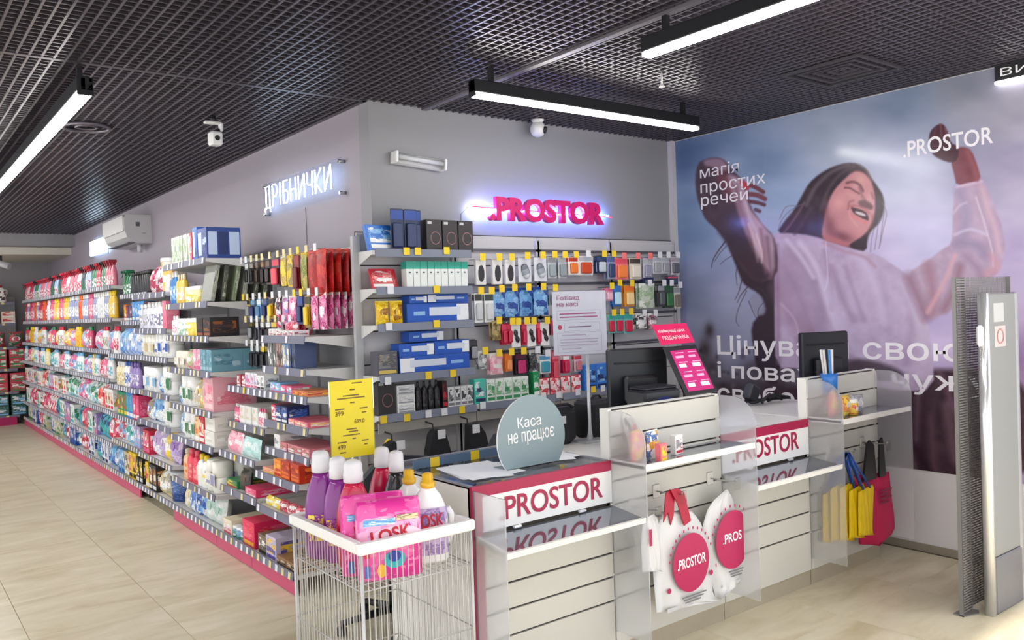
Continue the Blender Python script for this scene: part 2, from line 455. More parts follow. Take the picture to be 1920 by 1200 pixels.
# ================================================================== mural print
def build_mural():
    STEP = .005
    U = np.arange(0, 2.62 + 1e-6, STEP); Z = np.arange(.485, 2.757, STEP)
    uu, zz = np.meshgrid(U, Z)
    Wd = np.stack([np.full_like(uu, 2.594), -.028 - uu, zz], -1).reshape(-1, 3)
    cc = (Wd - CAM) @ RW          # camera axes
    X = 960 + F_PX * cc[:, 0] / cc[:, 2]; Y = 600 + F_PX * cc[:, 1] / cc[:, 2]
    rng = np.random.RandomState(3)
    def noise(fx, fy, seed, octs=3):
        r = np.random.RandomState(seed); out = 0; amp = 1.
        for o in range(octs):
            g = r.rand(64, 64); a = (X * fx * 2 ** o) % 63; b = (Y * fy * 2 ** o) % 63
            i = a.astype(int); j = b.astype(int); s = a - i; t = b - j; s = s * s * (3 - 2 * s); t = t * t * (3 - 2 * t)
            out = out + amp * ((g[i, j] * (1 - s) + g[i + 1, j] * s) * (1 - t) + (g[i, j + 1] * (1 - s) + g[i + 1, j + 1] * s) * t - .5); amp *= .5
        return out
    ctl = [(1262, 290, 78, 96, 128), (1275, 420, 92, 112, 142), (1300, 560, 112, 118, 142), (1340, 650, 112, 112, 132), (1420, 300, 116, 134, 160), (1470, 380, 138, 153, 180),
           (1440, 430, 140, 150, 180), (1560, 270, 138, 148, 165), (1700, 190, 112, 124, 146), (1800, 160, 124, 126, 138), (1880, 200, 132, 130, 144), (1690, 330, 158, 162, 184),
           (1720, 430, 170, 166, 194), (1900, 330, 140, 134, 156), (1900, 480, 152, 138, 168), (1760, 640, 164, 148, 182), (1380, 580, 124, 126, 150), (1900, 700, 130, 105, 140), (1660, 470, 176, 166, 194)]
    num = np.zeros((len(X), 3)); den = np.zeros(len(X))
    for (a, b, r, g, bb) in ctl:
        wgt = 1 / (((X - a) ** 2 + (Y - b) ** 2) + 500) ** 1.4
        num += wgt[:, None] * np.array([r, g, bb]); den += wgt
    C = num / den[:, None] * 1.1
    C += (noise(.011, .02, 1) * 22)[:, None] * np.array([1.0, .9, .8])
    def smooth(d, soft): return np.clip(.5 - d / (2 * soft), 0, 1)
    def blend(sel, a, col):
        C[sel] += (np.array(col, float) - C[sel]) * a[:, None]
    def segd(px, py, a, b):
        ax, ay = a; bx, by = b; dx, dy = bx - ax, by - ay
        t = np.clip(((px - ax) * dx + (py - ay) * dy) / (dx * dx + dy * dy + 1e-9), 0, 1)
        return np.hypot(px - ax - t * dx, py - ay - t * dy), t
    def poly(pts, col, soft=1.5, alpha=1.0, tex=0, seed=5, curve=True):
        if curve:                      # round the outline once
            q = []
            for i in range(len(pts)):
                a = pts[i]; b = pts[(i + 1) % len(pts)]
                q += [(a[0] * .75 + b[0] * .25, a[1] * .75 + b[1] * .25), (a[0] * .25 + b[0] * .75, a[1] * .25 + b[1] * .75)]
            pts = q
        xs = [p[0] for p in pts]; ys = [p[1] for p in pts]; pad = soft * 2 + 2
        sel = np.where((X > min(xs) - pad) & (X < max(xs) + pad) & (Y > min(ys) - pad) & (Y < max(ys) + pad))[0]
        if not len(sel): return
        px = X[sel]; py = Y[sel]; d = np.full(len(sel), 1e9); ins = np.zeros(len(sel), bool)
        for i in range(len(pts)):
            a = pts[i]; b = pts[(i + 1) % len(pts)]
            d = np.minimum(d, segd(px, py, a, b)[0])
            if a[1] != b[1]:
                cr = ((a[1] > py) != (b[1] > py)) & (px < (b[0] - a[0]) * (py - a[1]) / (b[1] - a[1]) + a[0]); ins ^= cr
        a = smooth(np.where(ins, -d, d), soft) * alpha
        c = np.array(col, float)
        if tex:
            C[sel] += (c + (noise(.05, .05, seed)[sel] * tex)[:, None] - C[sel]) * a[:, None]
        else: blend(sel, a, col)
    def stroke(pts, w, col, alpha=1.0, soft=1.0, w2=None):
        if len(pts) > 2:               # Catmull-Rom
            q = []; P = [pts[0]] + list(pts) + [pts[-1]]
            for i in range(1, len(P) - 2):
                for k in range(6):
                    t = k / 6
                    q.append(tuple(.5 * ((2 * P[i][c]) + (-P[i - 1][c] + P[i + 1][c]) * t + (2 * P[i - 1][c] - 5 * P[i][c] + 4 * P[i + 1][c] - P[i + 2][c]) * t * t + (-P[i - 1][c] + 3 * P[i][c] - 3 * P[i + 1][c] + P[i + 2][c]) * t ** 3) for c in (0, 1)))
            pts = q + [pts[-1]]
        xs = [p[0] for p in pts]; ys = [p[1] for p in pts]; pad = w + soft * 2 + 2
        sel = np.where((X > min(xs) - pad) & (X < max(xs) + pad) & (Y > min(ys) - pad) & (Y < max(ys) + pad))[0]
        if not len(sel): return
        best = np.full(len(sel), 1e9); n = len(pts) - 1
        for i in range(n):
            d, t = segd(X[sel], Y[sel], pts[i], pts[i + 1])
            ww = w + ((w2 if w2 is not None else w) - w) * (i + t) / n
            best = np.minimum(best, d - ww / 2)
        blend(sel, smooth(best, soft) * alpha, col)
    def blob(cx, cy, rx, ry, col, alpha=1.0, ang=0.0, pw=1.0):
        ca, sa = math.cos(math.radians(ang)), math.sin(math.radians(ang))
        dx = X - cx; dy = Y - cy; q = ((dx * ca + dy * sa) / rx) ** 2 + ((-dx * sa + dy * ca) / ry) ** 2
        sel = np.where(q < 4)[0]
        blend(sel, np.exp(-q[sel] ** pw * 1.5) * alpha, col)
    DK = (58, 46, 54)
    # dark shrubs and ground at the lower left
    for (a, b, rx, ry, al) in ((1330, 620, 11, 18, .9), (1322, 655, 15, 26, .9), (1335, 690, 20, 26, .8), (1316, 690, 14, 30, .8), (1370, 735, 60, 34, .9), (1450, 730, 70, 40, .95), (1420, 690, 36, 22, .7), (1480, 680, 30, 40, .85), (1300, 740, 50, 40, .95), (1360, 790, 150, 50, 1)):
        blob(a, b, rx, ry, (56, 45, 50), al)
    for k in range(60):
        a = 1300 + rng.rand() * 200; b = 650 + rng.rand() * 110
        blob(a, b, 3 + rng.rand() * 6, 3 + rng.rand() * 6, (44, 35, 42) if k % 3 else (120, 108, 122), .5)
    poly([(1290, 770), (1600, 700), (1760, 690), (1940, 700), (1960, 930), (1290, 940)], (62, 44, 54), 6, 1, 14)
    # skirt folds, lower right
    for (a, b, c, d, col, wd) in ((1722, 740, 1715, 880, (112, 86, 100), 9), (1735, 700, 1728, 870, (60, 40, 50), 8), (1745, 780, 1752, 880, (96, 68, 80), 14), (1770, 720, 1760, 800, (48, 33, 42), 8), (1775, 760, 1792, 860, (104, 78, 90), 20),
                                  (1762, 700, 1796, 780, (120, 88, 104), 9), (1800, 740, 1830, 880, (90, 62, 76), 16), (1850, 720, 1860, 880, (108, 80, 94), 18), (1890, 720, 1900, 890, (80, 56, 70), 16), (1716, 840, 1740, 885, (40, 22, 34), 16)):
        stroke([(a, b), (c, d)], wd, col, .7, 7)
    # hair behind the arm
    poly([(1362, 452), (1380, 470), (1402, 500), (1440, 490), (1456, 500), (1460, 560), (1462, 640), (1462, 720), (1440, 720), (1418, 690), (1412, 650), (1408, 610), (1424, 590), (1432, 568), (1420, 548), (1404, 540), (1392, 530), (1385, 512)], (54, 44, 52), 2.5)
    poly([(1426, 552), (1436, 576), (1434, 590), (1420, 592), (1410, 580), (1406, 565), (1410, 550)], (130, 130, 152), 3, .9)
    for pts, wd in (([(1362, 450), (1350, 466), (1338, 485), (1334, 502)], 3), ([(1368, 456), (1352, 472), (1340, 490)], 1.6), ([(1375, 478), (1362, 486), (1350, 496)], 1.4), ([(1386, 492), (1380, 510), (1382, 535)], 1.8), ([(1392, 520), (1386, 545), (1378, 562)], 2.2),
                    ([(1402, 538), (1390, 552), (1382, 568)], 2.2), ([(1400, 545), (1386, 575), (1380, 600), (1386, 612)], 1.4), ([(1404, 565), (1412, 585), (1420, 600)], 1.6), ([(1422, 600), (1422, 580), (1434, 565)], 1.6), ([(1440, 560), (1430, 545), (1420, 540)], 2)):
        stroke(pts, wd, (66, 54, 62), .85, 1.0, wd * .4)
    # torso: thin pale shirt
    SH = (172, 154, 182)
    poly([(1446, 438), (1480, 435), (1520, 439), (1562, 453), (1604, 466), (1648, 478), (1680, 500), (1700, 514), (1722, 548), (1738, 596), (1748, 660), (1752, 730), (1690, 735), (1620, 720), (1560, 700), (1500, 690), (1454, 690), (1452, 600), (1453, 520)], SH, 2.0, 1, 16)
    for (pts, wd, col, al) in (([(1470, 500), (1500, 560), (1530, 640)], 30, (140, 116, 142), .65), ([(1480, 470), (1520, 520), (1545, 600)], 22, (136, 114, 142), .5), ([(1460, 540), (1480, 590), (1520, 640), (1560, 680)], 26, (138, 108, 130), .5), ([(1456, 460), (1458, 560), (1460, 680)], 8, (130, 104, 126), .6),
                               ([(1500, 455), (1530, 500), (1552, 570), (1580, 650)], 9, (196, 182, 206), .8), ([(1475, 450), (1500, 480), (1525, 520)], 7, (200, 186, 208), .7), ([(1545, 470), (1556, 520), (1560, 580)], 8, (146, 126, 154), .6), ([(1560, 500), (1580, 560), (1600, 600)], 10, (148, 128, 154), .7),
                               ([(1585, 500), (1600, 545), (1620, 600)], 8, (150, 130, 156), .6), ([(1610, 480), (1640, 530), (1660, 600)], 14, (186, 172, 200), .7), ([(1650, 520), (1664, 580), (1670, 660)], 14, (154, 136, 168), .5), ([(1700, 540), (1710, 600), (1700, 680)], 14, (150, 130, 162), .6),
                               ([(1545, 455), (1580, 470), (1620, 482), (1640, 500)], 6, (160, 126, 146), .6), ([(1550, 530), (1570, 600), (1620, 680)], 14, (190, 176, 204), .6), ([(1690, 530), (1720, 600), (1736, 680)], 12, (182, 166, 192), .6), ([(1500, 640), (1560, 660), (1620, 690)], 16, (128, 104, 128), .5), ([(1465, 570), (1490, 600), (1500, 640)], 4, (184, 164, 190), .6)):
        stroke(pts, wd, col, al, wd * .5)
    stroke([(1548, 452), (1552, 520), (1546, 545)], 1.5, (215, 205, 225), .6, 1.5)
    poly([(1560, 690), (1600, 672), (1640, 676), (1680, 690), (1700, 706), (1640, 716), (1560, 716)], (64, 52, 62), 5, .85)
    # near arm on the left with its shadowed sleeve
    poly([(1308, 306), (1322, 298), (1342, 294), (1358, 299), (1368, 312), (1380, 326), (1392, 336), (1402, 350), (1404, 372), (1408, 388), (1418, 404), (1432, 424), (1450, 440), (1458, 470), (1458, 520), (1420, 532), (1398, 512), (1378, 482), (1360, 452), (1344, 430), (1324, 414), (1316, 398), (1306, 368), (1303, 335)], (76, 60, 72), 2.2, 1, 10)
    poly([(1318, 300), (1342, 296), (1358, 300), (1366, 318), (1352, 322), (1334, 312), (1322, 312)], (148, 122, 138), 3, .9)
    poly([(1362, 324), (1386, 334), (1398, 352), (1402, 384), (1418, 406), (1440, 432), (1452, 446), (1452, 520), (1432, 500), (1414, 470), (1400, 440), (1388, 408), (1378, 372), (1364, 350)], (172, 146, 164), 4, .95, 12)
    for (pts, wd, col) in (([(1380, 350), (1388, 390), (1402, 430), (1412, 470)], 9, (122, 86, 98)), ([(1398, 380), (1406, 410), (1420, 440), (1424, 480)], 6, (190, 168, 186)), ([(1404, 420), (1414, 450), (1420, 490)], 5, (206, 176, 178)), ([(1426, 430), (1432, 470), (1436, 510)], 6, (134, 98, 110)), ([(1438, 446), (1442, 480), (1446, 520)], 8, (112, 82, 98)), ([(1418, 440), (1428, 470), (1428, 492)], 3, (214, 186, 190))):
        stroke(pts, wd, col, .7, wd * .5)
    poly([(1340, 322), (1362, 322), (1374, 345), (1376, 380), (1364, 372), (1350, 350)], (118, 70, 80), 6, .7)
    for (pts, wd, col) in (([(1398, 346), (1414, 350), (1431, 360)], 8, (104, 58, 66)), ([(1402, 364), (1420, 366), (1434, 373)], 9, (112, 62, 70)), ([(1406, 378), (1420, 380), (1433, 384)], 7, (92, 54, 62)), ([(1417, 393), (1424, 396)], 7, (88, 64, 76)), ([(1392, 342), (1400, 352)], 10, (178, 70, 80))):
        stroke(pts, wd, col, .95, 1.3)
    poly([(1344, 430), (1400, 440), (1420, 480), (1440, 520), (1420, 532), (1398, 512), (1378, 482), (1360, 452)], (56, 46, 54), 7, .7)
    # far arm on the right
    poly([(1698, 514), (1742, 487), (1768, 466), (1784, 458), (1786, 430), (1787, 390), (1790, 352), (1812, 340), (1840, 337), (1852, 352), (1868, 394), (1880, 426), (1886, 466), (1876, 508), (1852, 526), (1820, 556), (1792, 578), (1762, 592), (1734, 600), (1722, 560)], (162, 140, 164), 2.2, 1, 14)
    for (pts, wd, col, al) in (([(1704, 520), (1722, 560), (1736, 594)], 18, (134, 98, 118), .8), ([(1740, 500), (1748, 540), (1750, 585)], 18, (150, 108, 124), .8), ([(1790, 480), (1770, 530), (1740, 585)], 8, (196, 150, 158), .8), ([(1800, 500), (1790, 540), (1770, 580)], 14, (132, 94, 110), .8),
                               ([(1800, 360), (1812, 400), (1806, 440)], 18, (136, 124, 156), .7), ([(1790, 440), (1820, 430), (1850, 440)], 5, (186, 172, 198), .8), ([(1795, 455), (1830, 460), (1850, 480)], 14, (130, 116, 146), .7), ([(1840, 350), (1852, 390), (1866, 430), (1874, 470)], 10, (186, 156, 172), .8), ([(1830, 370), (1846, 420), (1860, 470), (1862, 500)], 3, (200, 184, 202), .7),
                               ([(1860, 480), (1868, 500), (1850, 515)], 14, (182, 134, 146), .7), ([(1810, 480), (1830, 500), (1840, 520)], 12, (138, 108, 134), .6), ([(1795, 350), (1816, 345), (1840, 340)], 5, (190, 170, 190), .9), ([(1788, 400), (1800, 385), (1812, 380)], 4, (182, 168, 194), .7)):
        stroke(pts, wd, col, al, wd * .5)
    poly([(1782, 300), (1790, 330), (1793, 348), (1818, 342), (1840, 338), (1832, 308), (1822, 282), (1806, 274), (1790, 280)], (116, 66, 76), 1.6, 1, 10)
    stroke([(1815, 285), (1825, 310), (1832, 335)], 9, (146, 88, 96), .7, 5)
    poly([(1741, 262), (1744, 246), (1754, 236), (1764, 231), (1772, 236), (1778, 250), (1782, 268), (1798, 274), (1796, 300), (1784, 306), (1762, 299), (1746, 288)], (70, 44, 54), 1.5, 1, 8)
    stroke([(1764, 234), (1766, 256)], 3, (122, 72, 80), .8, 1.5); stroke([(1772, 240), (1776, 262)], 3, (128, 76, 84), .8, 1.5); stroke([(1754, 240), (1750, 262)], 3, (104, 62, 70), .6, 1.5)
    # head: hair, face
    poly([(1456, 437), (1470, 416), (1490, 392), (1504, 366), (1516, 344), (1536, 326), (1562, 312), (1588, 305), (1608, 306), (1624, 316), (1634, 334), (1646, 350), (1656, 366), (1659, 386), (1654, 408), (1646, 422), (1634, 432), (1627, 446), (1624, 472), (1600, 466), (1562, 454), (1520, 441), (1484, 437)], (62, 50, 58), 2.2, 1, 12)
    for (pts, wd, col, al) in (([(1590, 310), (1560, 322), (1530, 350), (1512, 384)], 7, (104, 92, 100), .7), ([(1600, 312), (1572, 330), (1548, 366), (1536, 410)], 6, (92, 80, 88), .6), ([(1508, 380), (1490, 410), (1470, 436)], 4, (112, 88, 98), .7), ([(1520, 390), (1500, 425), (1490, 438)], 6, (82, 66, 76), .6), ([(1540, 400), (1528, 430)], 10, (50, 40, 48), .6), ([(1612, 310), (1626, 322), (1634, 342)], 4, (110, 98, 104), .6)):
        stroke(pts, wd, col, al, wd * .5)
    for pts in ([(1506, 382), (1480, 396), (1464, 416), (1460, 432)], [(1498, 386), (1474, 388), (1462, 410)], [(1654, 380), (1662, 400), (1656, 430), (1648, 466)], [(1648, 410), (1644, 440), (1640, 468)], [(1658, 396), (1652, 440), (1650, 460)], [(1640, 425), (1634, 450), (1632, 472)]):
        stroke(pts, 1.4, (104, 86, 100), .7, 1.0)
    poly([(1600, 321), (1616, 322), (1628, 332), (1636, 346), (1640, 364), (1641, 384), (1640, 402), (1636, 416), (1629, 430), (1616, 444), (1602, 452), (1590, 462), (1568, 456), (1546, 450), (1540, 436), (1546, 410), (1551, 386), (1560, 362), (1576, 342)], (184, 128, 134), 2.2, 1, 8)
    blob(1614, 336, 18, 14, (206, 152, 150), .8, 30); blob(1572, 380, 16, 18, (206, 150, 150), .75, 30); blob(1596, 366, 14, 8, (202, 146, 146), .6, 25); blob(1630, 372, 8, 18, (196, 142, 144), .7)
    blob(1556, 424, 14, 26, (118, 74, 84), .8, -10); blob(1580, 444, 26, 12, (104, 60, 72), .75, 20); blob(1614, 432, 14, 10, (192, 134, 138), .7, -20); blob(1550, 400, 6, 30, (130, 84, 94), .6)
    poly([(1542, 436), (1560, 444), (1590, 456), (1594, 464), (1566, 456), (1544, 450)], (170, 104, 110), 3, .9); poly([(1590, 460), (1606, 452), (1622, 446), (1626, 470), (1604, 468)], (62, 50, 58), 2, 1)
    stroke([(1588, 343), (1600, 341), (1612, 347), (1618, 358)], 4.5, (96, 60, 68), .8, 1.8); stroke([(1584, 352), (1594, 353), (1604, 359), (1611, 363)], 3, (86, 54, 62), .8, 1.4); blob(1603, 350, 8, 6, (196, 152, 154), .6, 30)
    stroke([(1612, 352), (1616, 366), (1622, 376)], 5, (120, 78, 84), .6, 2.5); stroke([(1634, 362), (1638, 372)], 4, (140, 84, 90), .7, 2)
    poly([(1608, 378), (1618, 374), (1632, 380), (1638, 388), (1634, 394), (1622, 390), (1612, 388)], (88, 54, 62), 2.5, .9); stroke([(1590, 392), (1592, 380), (1600, 376)], 3, (128, 78, 86), .6, 2)
    poly([(1594, 387), (1604, 390), (1618, 394), (1626, 400), (1630, 414), (1622, 412), (1610, 406), (1600, 400)], (64, 34, 44), 1.5, 1); poly([(1602, 396), (1612, 397), (1622, 401), (1624, 406), (1614, 404), (1606, 401)], (206, 196, 200), 1.3, .9)
    stroke([(1598, 404), (1612, 412), (1624, 418)], 5, (196, 116, 122), .9, 2); stroke([(1592, 386), (1606, 386), (1620, 391), (1630, 400)], 3, (158, 88, 96), .8, 1.5); stroke([(1636, 404), (1636, 418), (1632, 426)], 4, (134, 76, 84), .6, 2.5); stroke([(1592, 396), (1596, 410), (1608, 424)], 2.5, (206, 150, 150), .7, 2)
    # vertical seams of the print sheets
    C[:] = np.clip(C * GAIN_MURAL, 2, 250)
    s = C / 255; L = np.where(s <= .04045, s / 12.92, ((s + .055) / 1.055) ** 2.4)
    me = bpy.data.meshes.new('print_sheet')
    nz, nu = uu.shape
    idx = np.arange(nz * nu).reshape(nz, nu)
    q = np.stack([idx[:-1, :-1], idx[:-1, 1:], idx[1:, 1:], idx[1:, :-1]], -1).reshape(-1, 4)
    me.vertices.add(len(Wd)); me.vertices.foreach_set('co', Wd.reshape(-1).astype(np.float32))
    me.loops.add(q.size); me.loops.foreach_set('vertex_index', q.reshape(-1).astype(np.int32))
    me.polygons.add(len(q)); me.polygons.foreach_set('loop_start', np.arange(0, q.size, 4, dtype=np.int32))
    me.update(calc_edges=True)
    at_ = me.color_attributes.new('ink', 'FLOAT_COLOR', 'POINT')
    at_.data.foreach_set('color', np.concatenate([L, np.ones((len(L), 1))], 1).reshape(-1).astype(np.float32))
    m, nt, b = _new('mural_print')
    an = nt.nodes.new('ShaderNodeAttribute'); an.attribute_name = 'ink'
    nt.links.new(an.outputs['Color'], b.inputs['Base Color'])
    b.inputs['Roughness'].default_value = .16; b.inputs['Specular IOR Level'].default_value = .35
    me.materials.append(m)
    t = thing('wall_mural', 'large printed mural of a laughing woman in a pale shirt with raised arms', 'mural', (2.594, 0, 0))
    o = obj('print_sheet', me, t, (-2.594, 0, 0))
    return t
GAIN_MURAL = 1.1
mural = build_mural()
white_ink = mat((244, 240, 246), .3, var=.01)
def wall_line(body, L, R, top, base, bold=.0):
    """a line of lettering on the mural from pixel x L to R, with top and base pixel rows at the left end"""
    a = at(L, base, 'x', 2.594); b = at(L, top, 'x', 2.594); c = at(R, base, 'x', 2.594)
    for o in fit_text('lettering', body, white_ink, (0, a[1], a[2]), (0, -1, 0), (0, 0, 1), a[1] - c[1], b[2] - a[2], mural, .0008, bold, lift=.0005, gap=.16): pass
wall_line('.PROSTOR', 1694, 1863, 266, 296, .012)
wall_line('магія', 1313, 1386, 313, 335)
wall_line('простих', 1314, 1436, 346, 369)
wall_line('речей', 1315, 1403, 364, 393)
wall_line('Цінувати свою', 1346, 1812, 628, 674, .012)
wall_line('і поважати чужу', 1346, 1862, 677, 716, .012)
wall_line('свободу', 1346, 1560, 718, 764, .012)
# ================================================================== checkout counters
white = mat((232, 231, 226), .35, var=.02)
cream_p = mat((204, 202, 193), .4, var=.03, scale=6)
red_m = mat((164, 20, 70), .35, var=.03)
gap_m = mat((60, 55, 50), .8)
grey_m = mat((150, 152, 158), .35, metal=.4)
mirror = mat((150, 155, 165), .06, metal=.85, var=.02)
frost = fmat()
clear = gmat((245, 248, 250), .02, 1.2)
black = mat((20, 20, 23), .4)
blackm = mat((30, 30, 34), .7)
yel = mat((240, 205, 40), .5, var=.04)
magenta = mat((180, 10, 82), .4)
FY = -1.75
def divider(par, x, top, rounded=True):
    y0, y1, z0 = FY - .212, FY - .016, .145
    if rounded:
        r = .13
        pts = [(y1, z0), (y1, top)] + [(y0 + r - r * math.sin(a), top - r + r * math.cos(a)) for a in [k * PI / 16 for k in range(9)]] + [(y0, z0)]
    else: pts = [(y1, z0), (y1, top), (y0, top), (y0, z0)]
    obj('divider', MB().prism(pts, x - .0025, x + .0025, frost, 'yz'), par)
def desk_unit(label, x0, x1, ztop, zs, edges, frame_left, t0, t1, tz0, tz1):
    t = thing('checkout_desk', label, 'counter', (x0, FY, 0)); O = (-x0, -FY, 0)
    def ob(n, m): return obj(n, m, t, O)
    fx = x0 + (.045 if frame_left else 0)
    for k in range(len(edges) - 1):
        ob('slat', MB().cbox(fx + .002, x1 - .002, FY - .012, FY, edges[k] + .004, edges[k + 1] - .004, cream_p, .002))
    ob('backing', MB().box(x0, x1, FY, FY + .012, .08, ztop - .01, gap_m))
    ob('kick_plate', MB().box(x0 + .045 * frame_left, x1, FY - .002, FY + .04, 0, .08, mat((168, 158, 138), .4)))
    sp = ob('sign_panel', MB().box(fx, x1, FY - .014, FY, zs + .034, ztop - .042, mat((236, 235, 233), .3, var=.01)))
    m = MB().box(x0, x1, FY - .016, FY + .002, ztop - .042, ztop, red_m)
    if frame_left: m.box(x0, x0 + .045, FY - .016, FY, 0, ztop - .042, red_m)
    ob('red_frame', m)
    for o in fit_text('letter', '.PROSTOR', red_m, (t0, FY - .0145, tz0), (1, 0, 0), (0, 0, 1), t1 - t0, tz1 - tz0, sp, .0015, .014, gap=0.0): pass
    ob('side_panel', MB().box(x0, x0 + .018, FY, FY + .62, 0, ztop - .004, white))
    ob('side_panel', MB().box(x1 - .018, x1, FY, FY + .62, 0, ztop - .004, white))
    hb = Vector((0, FY - .014, zs + .022)); Mt = Matrix.Translation(hb) @ Matrix.Rotation(math.radians(7.5), 4, 'X') @ Matrix.Translation(-hb) @ Matrix.Translation((0, 0, .022))
    sh = ob('shelf', MB().box(x0 + .03, x1 - .004, FY - .2, FY - .018, zs - .012, zs, mirror, M=Mt))
    obj('edge_trim', MB().box(x0 + .01, x1 - .004, FY - .212, FY - .2, zs - .016, zs + .006, white, M=Mt), sh)
    obj('edge_trim', MB().box(x0 + .01, x0 + .02, FY - .2, FY - .02, zs - .016, zs + .006, white, M=Mt), sh)
    for k in (.28, .75): obj('shelf_bracket', MB().cbox(x0 + (x1 - x0) * k - .02, x0 + (x1 - x0) * k + .02, FY - .03, FY - .016, zs + .024, zs + .034, mat((225, 226, 228), .2, metal=.6), .003), sh)
    return t, ob
tA, obA = desk_unit('white checkout desk with red frame nearest the shopping basket', -.575, .147, .876, .665, [.08, .276, .378, .481, .655], True, -.452, .092, .728, .818)
obA('glass_top', MB().box(-.557, .129, FY + .005, FY + .62, .866, .872, clear))
obA('tray', MB().box(-.557, .129, FY + .01, FY + .61, .80, .806, grey_m))
obA('top_frame', MB().box(-.575, .147, FY + .6, FY + .63, .84, .885, grey_m).box(-.575, -.557, FY + .002, FY + .6, .866, .878, grey_m).box(.129, .147, FY + .002, FY + .6, .866, .878, grey_m))
pr = obA('price_rail', MB().box(-.54, -.06, FY + .46, FY + .468, .874, .91, mat((88, 112, 140), .4)))
for xx in (-.46, -.25): obj('price_tag', MB().box(xx, xx + .045, FY + .456, FY + .459, .873, .912, yel), pr)
divider(tA, .006, .862, False)
for o in tA.children:
    if o.name.startswith('divider'): o.location = (0, -FY, 0)
tC, obC = desk_unit('white checkout desk with cut off red lettering between the slatted panels', .883, 1.605, .892, .672, [.08, .287, .396, .504, .662], False, .96, 1.512, .745, .84)
obC('worktop', MB().cbox(.883, 1.605, FY + .003, FY + .72, .866, .892, white, .004))
def slat_unit(label, x0, x1, ztop, zs, edges):
    t = thing('slatwall_counter', label, 'counter', (x0, FY, 0)); O = (-x0, -FY, 0)
    def ob(n, m): return obj(n, m, t, O)
    for k in range(len(edges) - 1):
        ob('slat', MB().cbox(x0 + .002, x1 - .002, FY - .012, FY, edges[k] + .004, edges[k + 1] - .004, cream_p, .002))
    ob('backing', MB().box(x0 + .001, x1 - .001, FY, FY + .02, edges[0], ztop - .006, gap_m))
    ob('frame', MB().box(x0, x0 + .02, FY - .002, FY + .05, .08, ztop, white).box(x1 - .02, x1, FY - .002, FY + .05, .08, ztop, white).box(x0 + .02, x1 - .02, FY + .021, FY + .049, .08, ztop - .001, white))
    ob('kick_plate', MB().box(x0, x1, FY - .002, FY + .04, 0, .08, mat((168, 158, 138), .4)))
    sh = ob('shelf', MB().box(x0 + .004, x1 - .004, FY - .2, FY - .013, zs - .012, zs, mirror))
    obj('edge_trim', MB().box(x0 + .004, x1 - .004, FY - .212, FY - .2, zs - .018, zs + .008, white), sh)
    obj('edge_trim', MB().box(x0 + .004, x0 + .012, FY - .2, FY - .013, zs - .018, zs + .008, white), sh)
    for xx in (x0, x1):
        r = .13; y0, y1, z0, top = FY - .214, FY - .0125, .145, ztop - .005
        pts = [(y1, z0), (y1, top)] + [(y0 + r - r * math.sin(a), top - r + r * math.cos(a)) for a in [k * PI / 16 for k in range(9)]] + [(y0, z0)]
        ob('divider', MB().prism(pts, xx - .0025, xx + .0025, frost, 'yz'))
    return t, ob
tB, obB = slat_unit('tall cream slatted counter panel with hanging white bags', .15, .88, 1.092, .873, [.08, .283, .383, .483, .583, .685, .785, .885, .975, 1.088])
obB('worktop', MB().cbox(.17, .86, FY + .05, FY + .8, .775, .80, white, .004).box(.17, .19, FY + .05, FY + .78, 0, .775, white).box(.84, .86, FY + .05, FY + .78, 0, .775, white))
tD, obD = slat_unit('tall cream slatted counter panel with yellow and pink bags', 1.612, 2.312, 1.105, .895, [.08, .283, .383, .483, .583, .685, .785, .89, .995, 1.10])
obD('worktop', MB().cbox(1.632, 2.292, FY + .05, FY + .7, .866, .892, white, .004).box(1.632, 1.652, FY + .05, FY + .68, 0, .866, white).box(2.272, 2.292, FY + .05, FY + .68, 0, .866, white))
# slat hooks with tag plates
chrome = mat((205, 207, 210), .2, metal=.9)
def bag_hook(x, z, label):
    t = thing('slat_hook', label, 'hook', (x, FY - .012, z))
    obj('plate', MB().cbox(-.022, .022, -.006, 0, -.03, .03, mat((214, 212, 204), .3), .003), t)
    obj('arm', MB().tube([(0, -.004, 0), (0, -.10, .002), (0, -.15, .008), (0, -.155, .02)], .0035, 6, chrome), t)
    obj('tag_plate', MB().cbox(-.022, .022, -.16, -.156, -.03, .025, gmat((240, 240, 238), .25, 1.1), .002), t)
bag_hook(.262, .66, 'chrome hook holding the leftmost white bag'); bag_hook(.42, .70, 'chrome hook holding the white bag with red handles')
bag_hook(.79, .70, 'chrome hook holding the white bag by the frosted divider'); bag_hook(1.79, .70, 'chrome hook holding the yellow bags'); bag_hook(2.13, .70, 'chrome hook holding the pink bag')
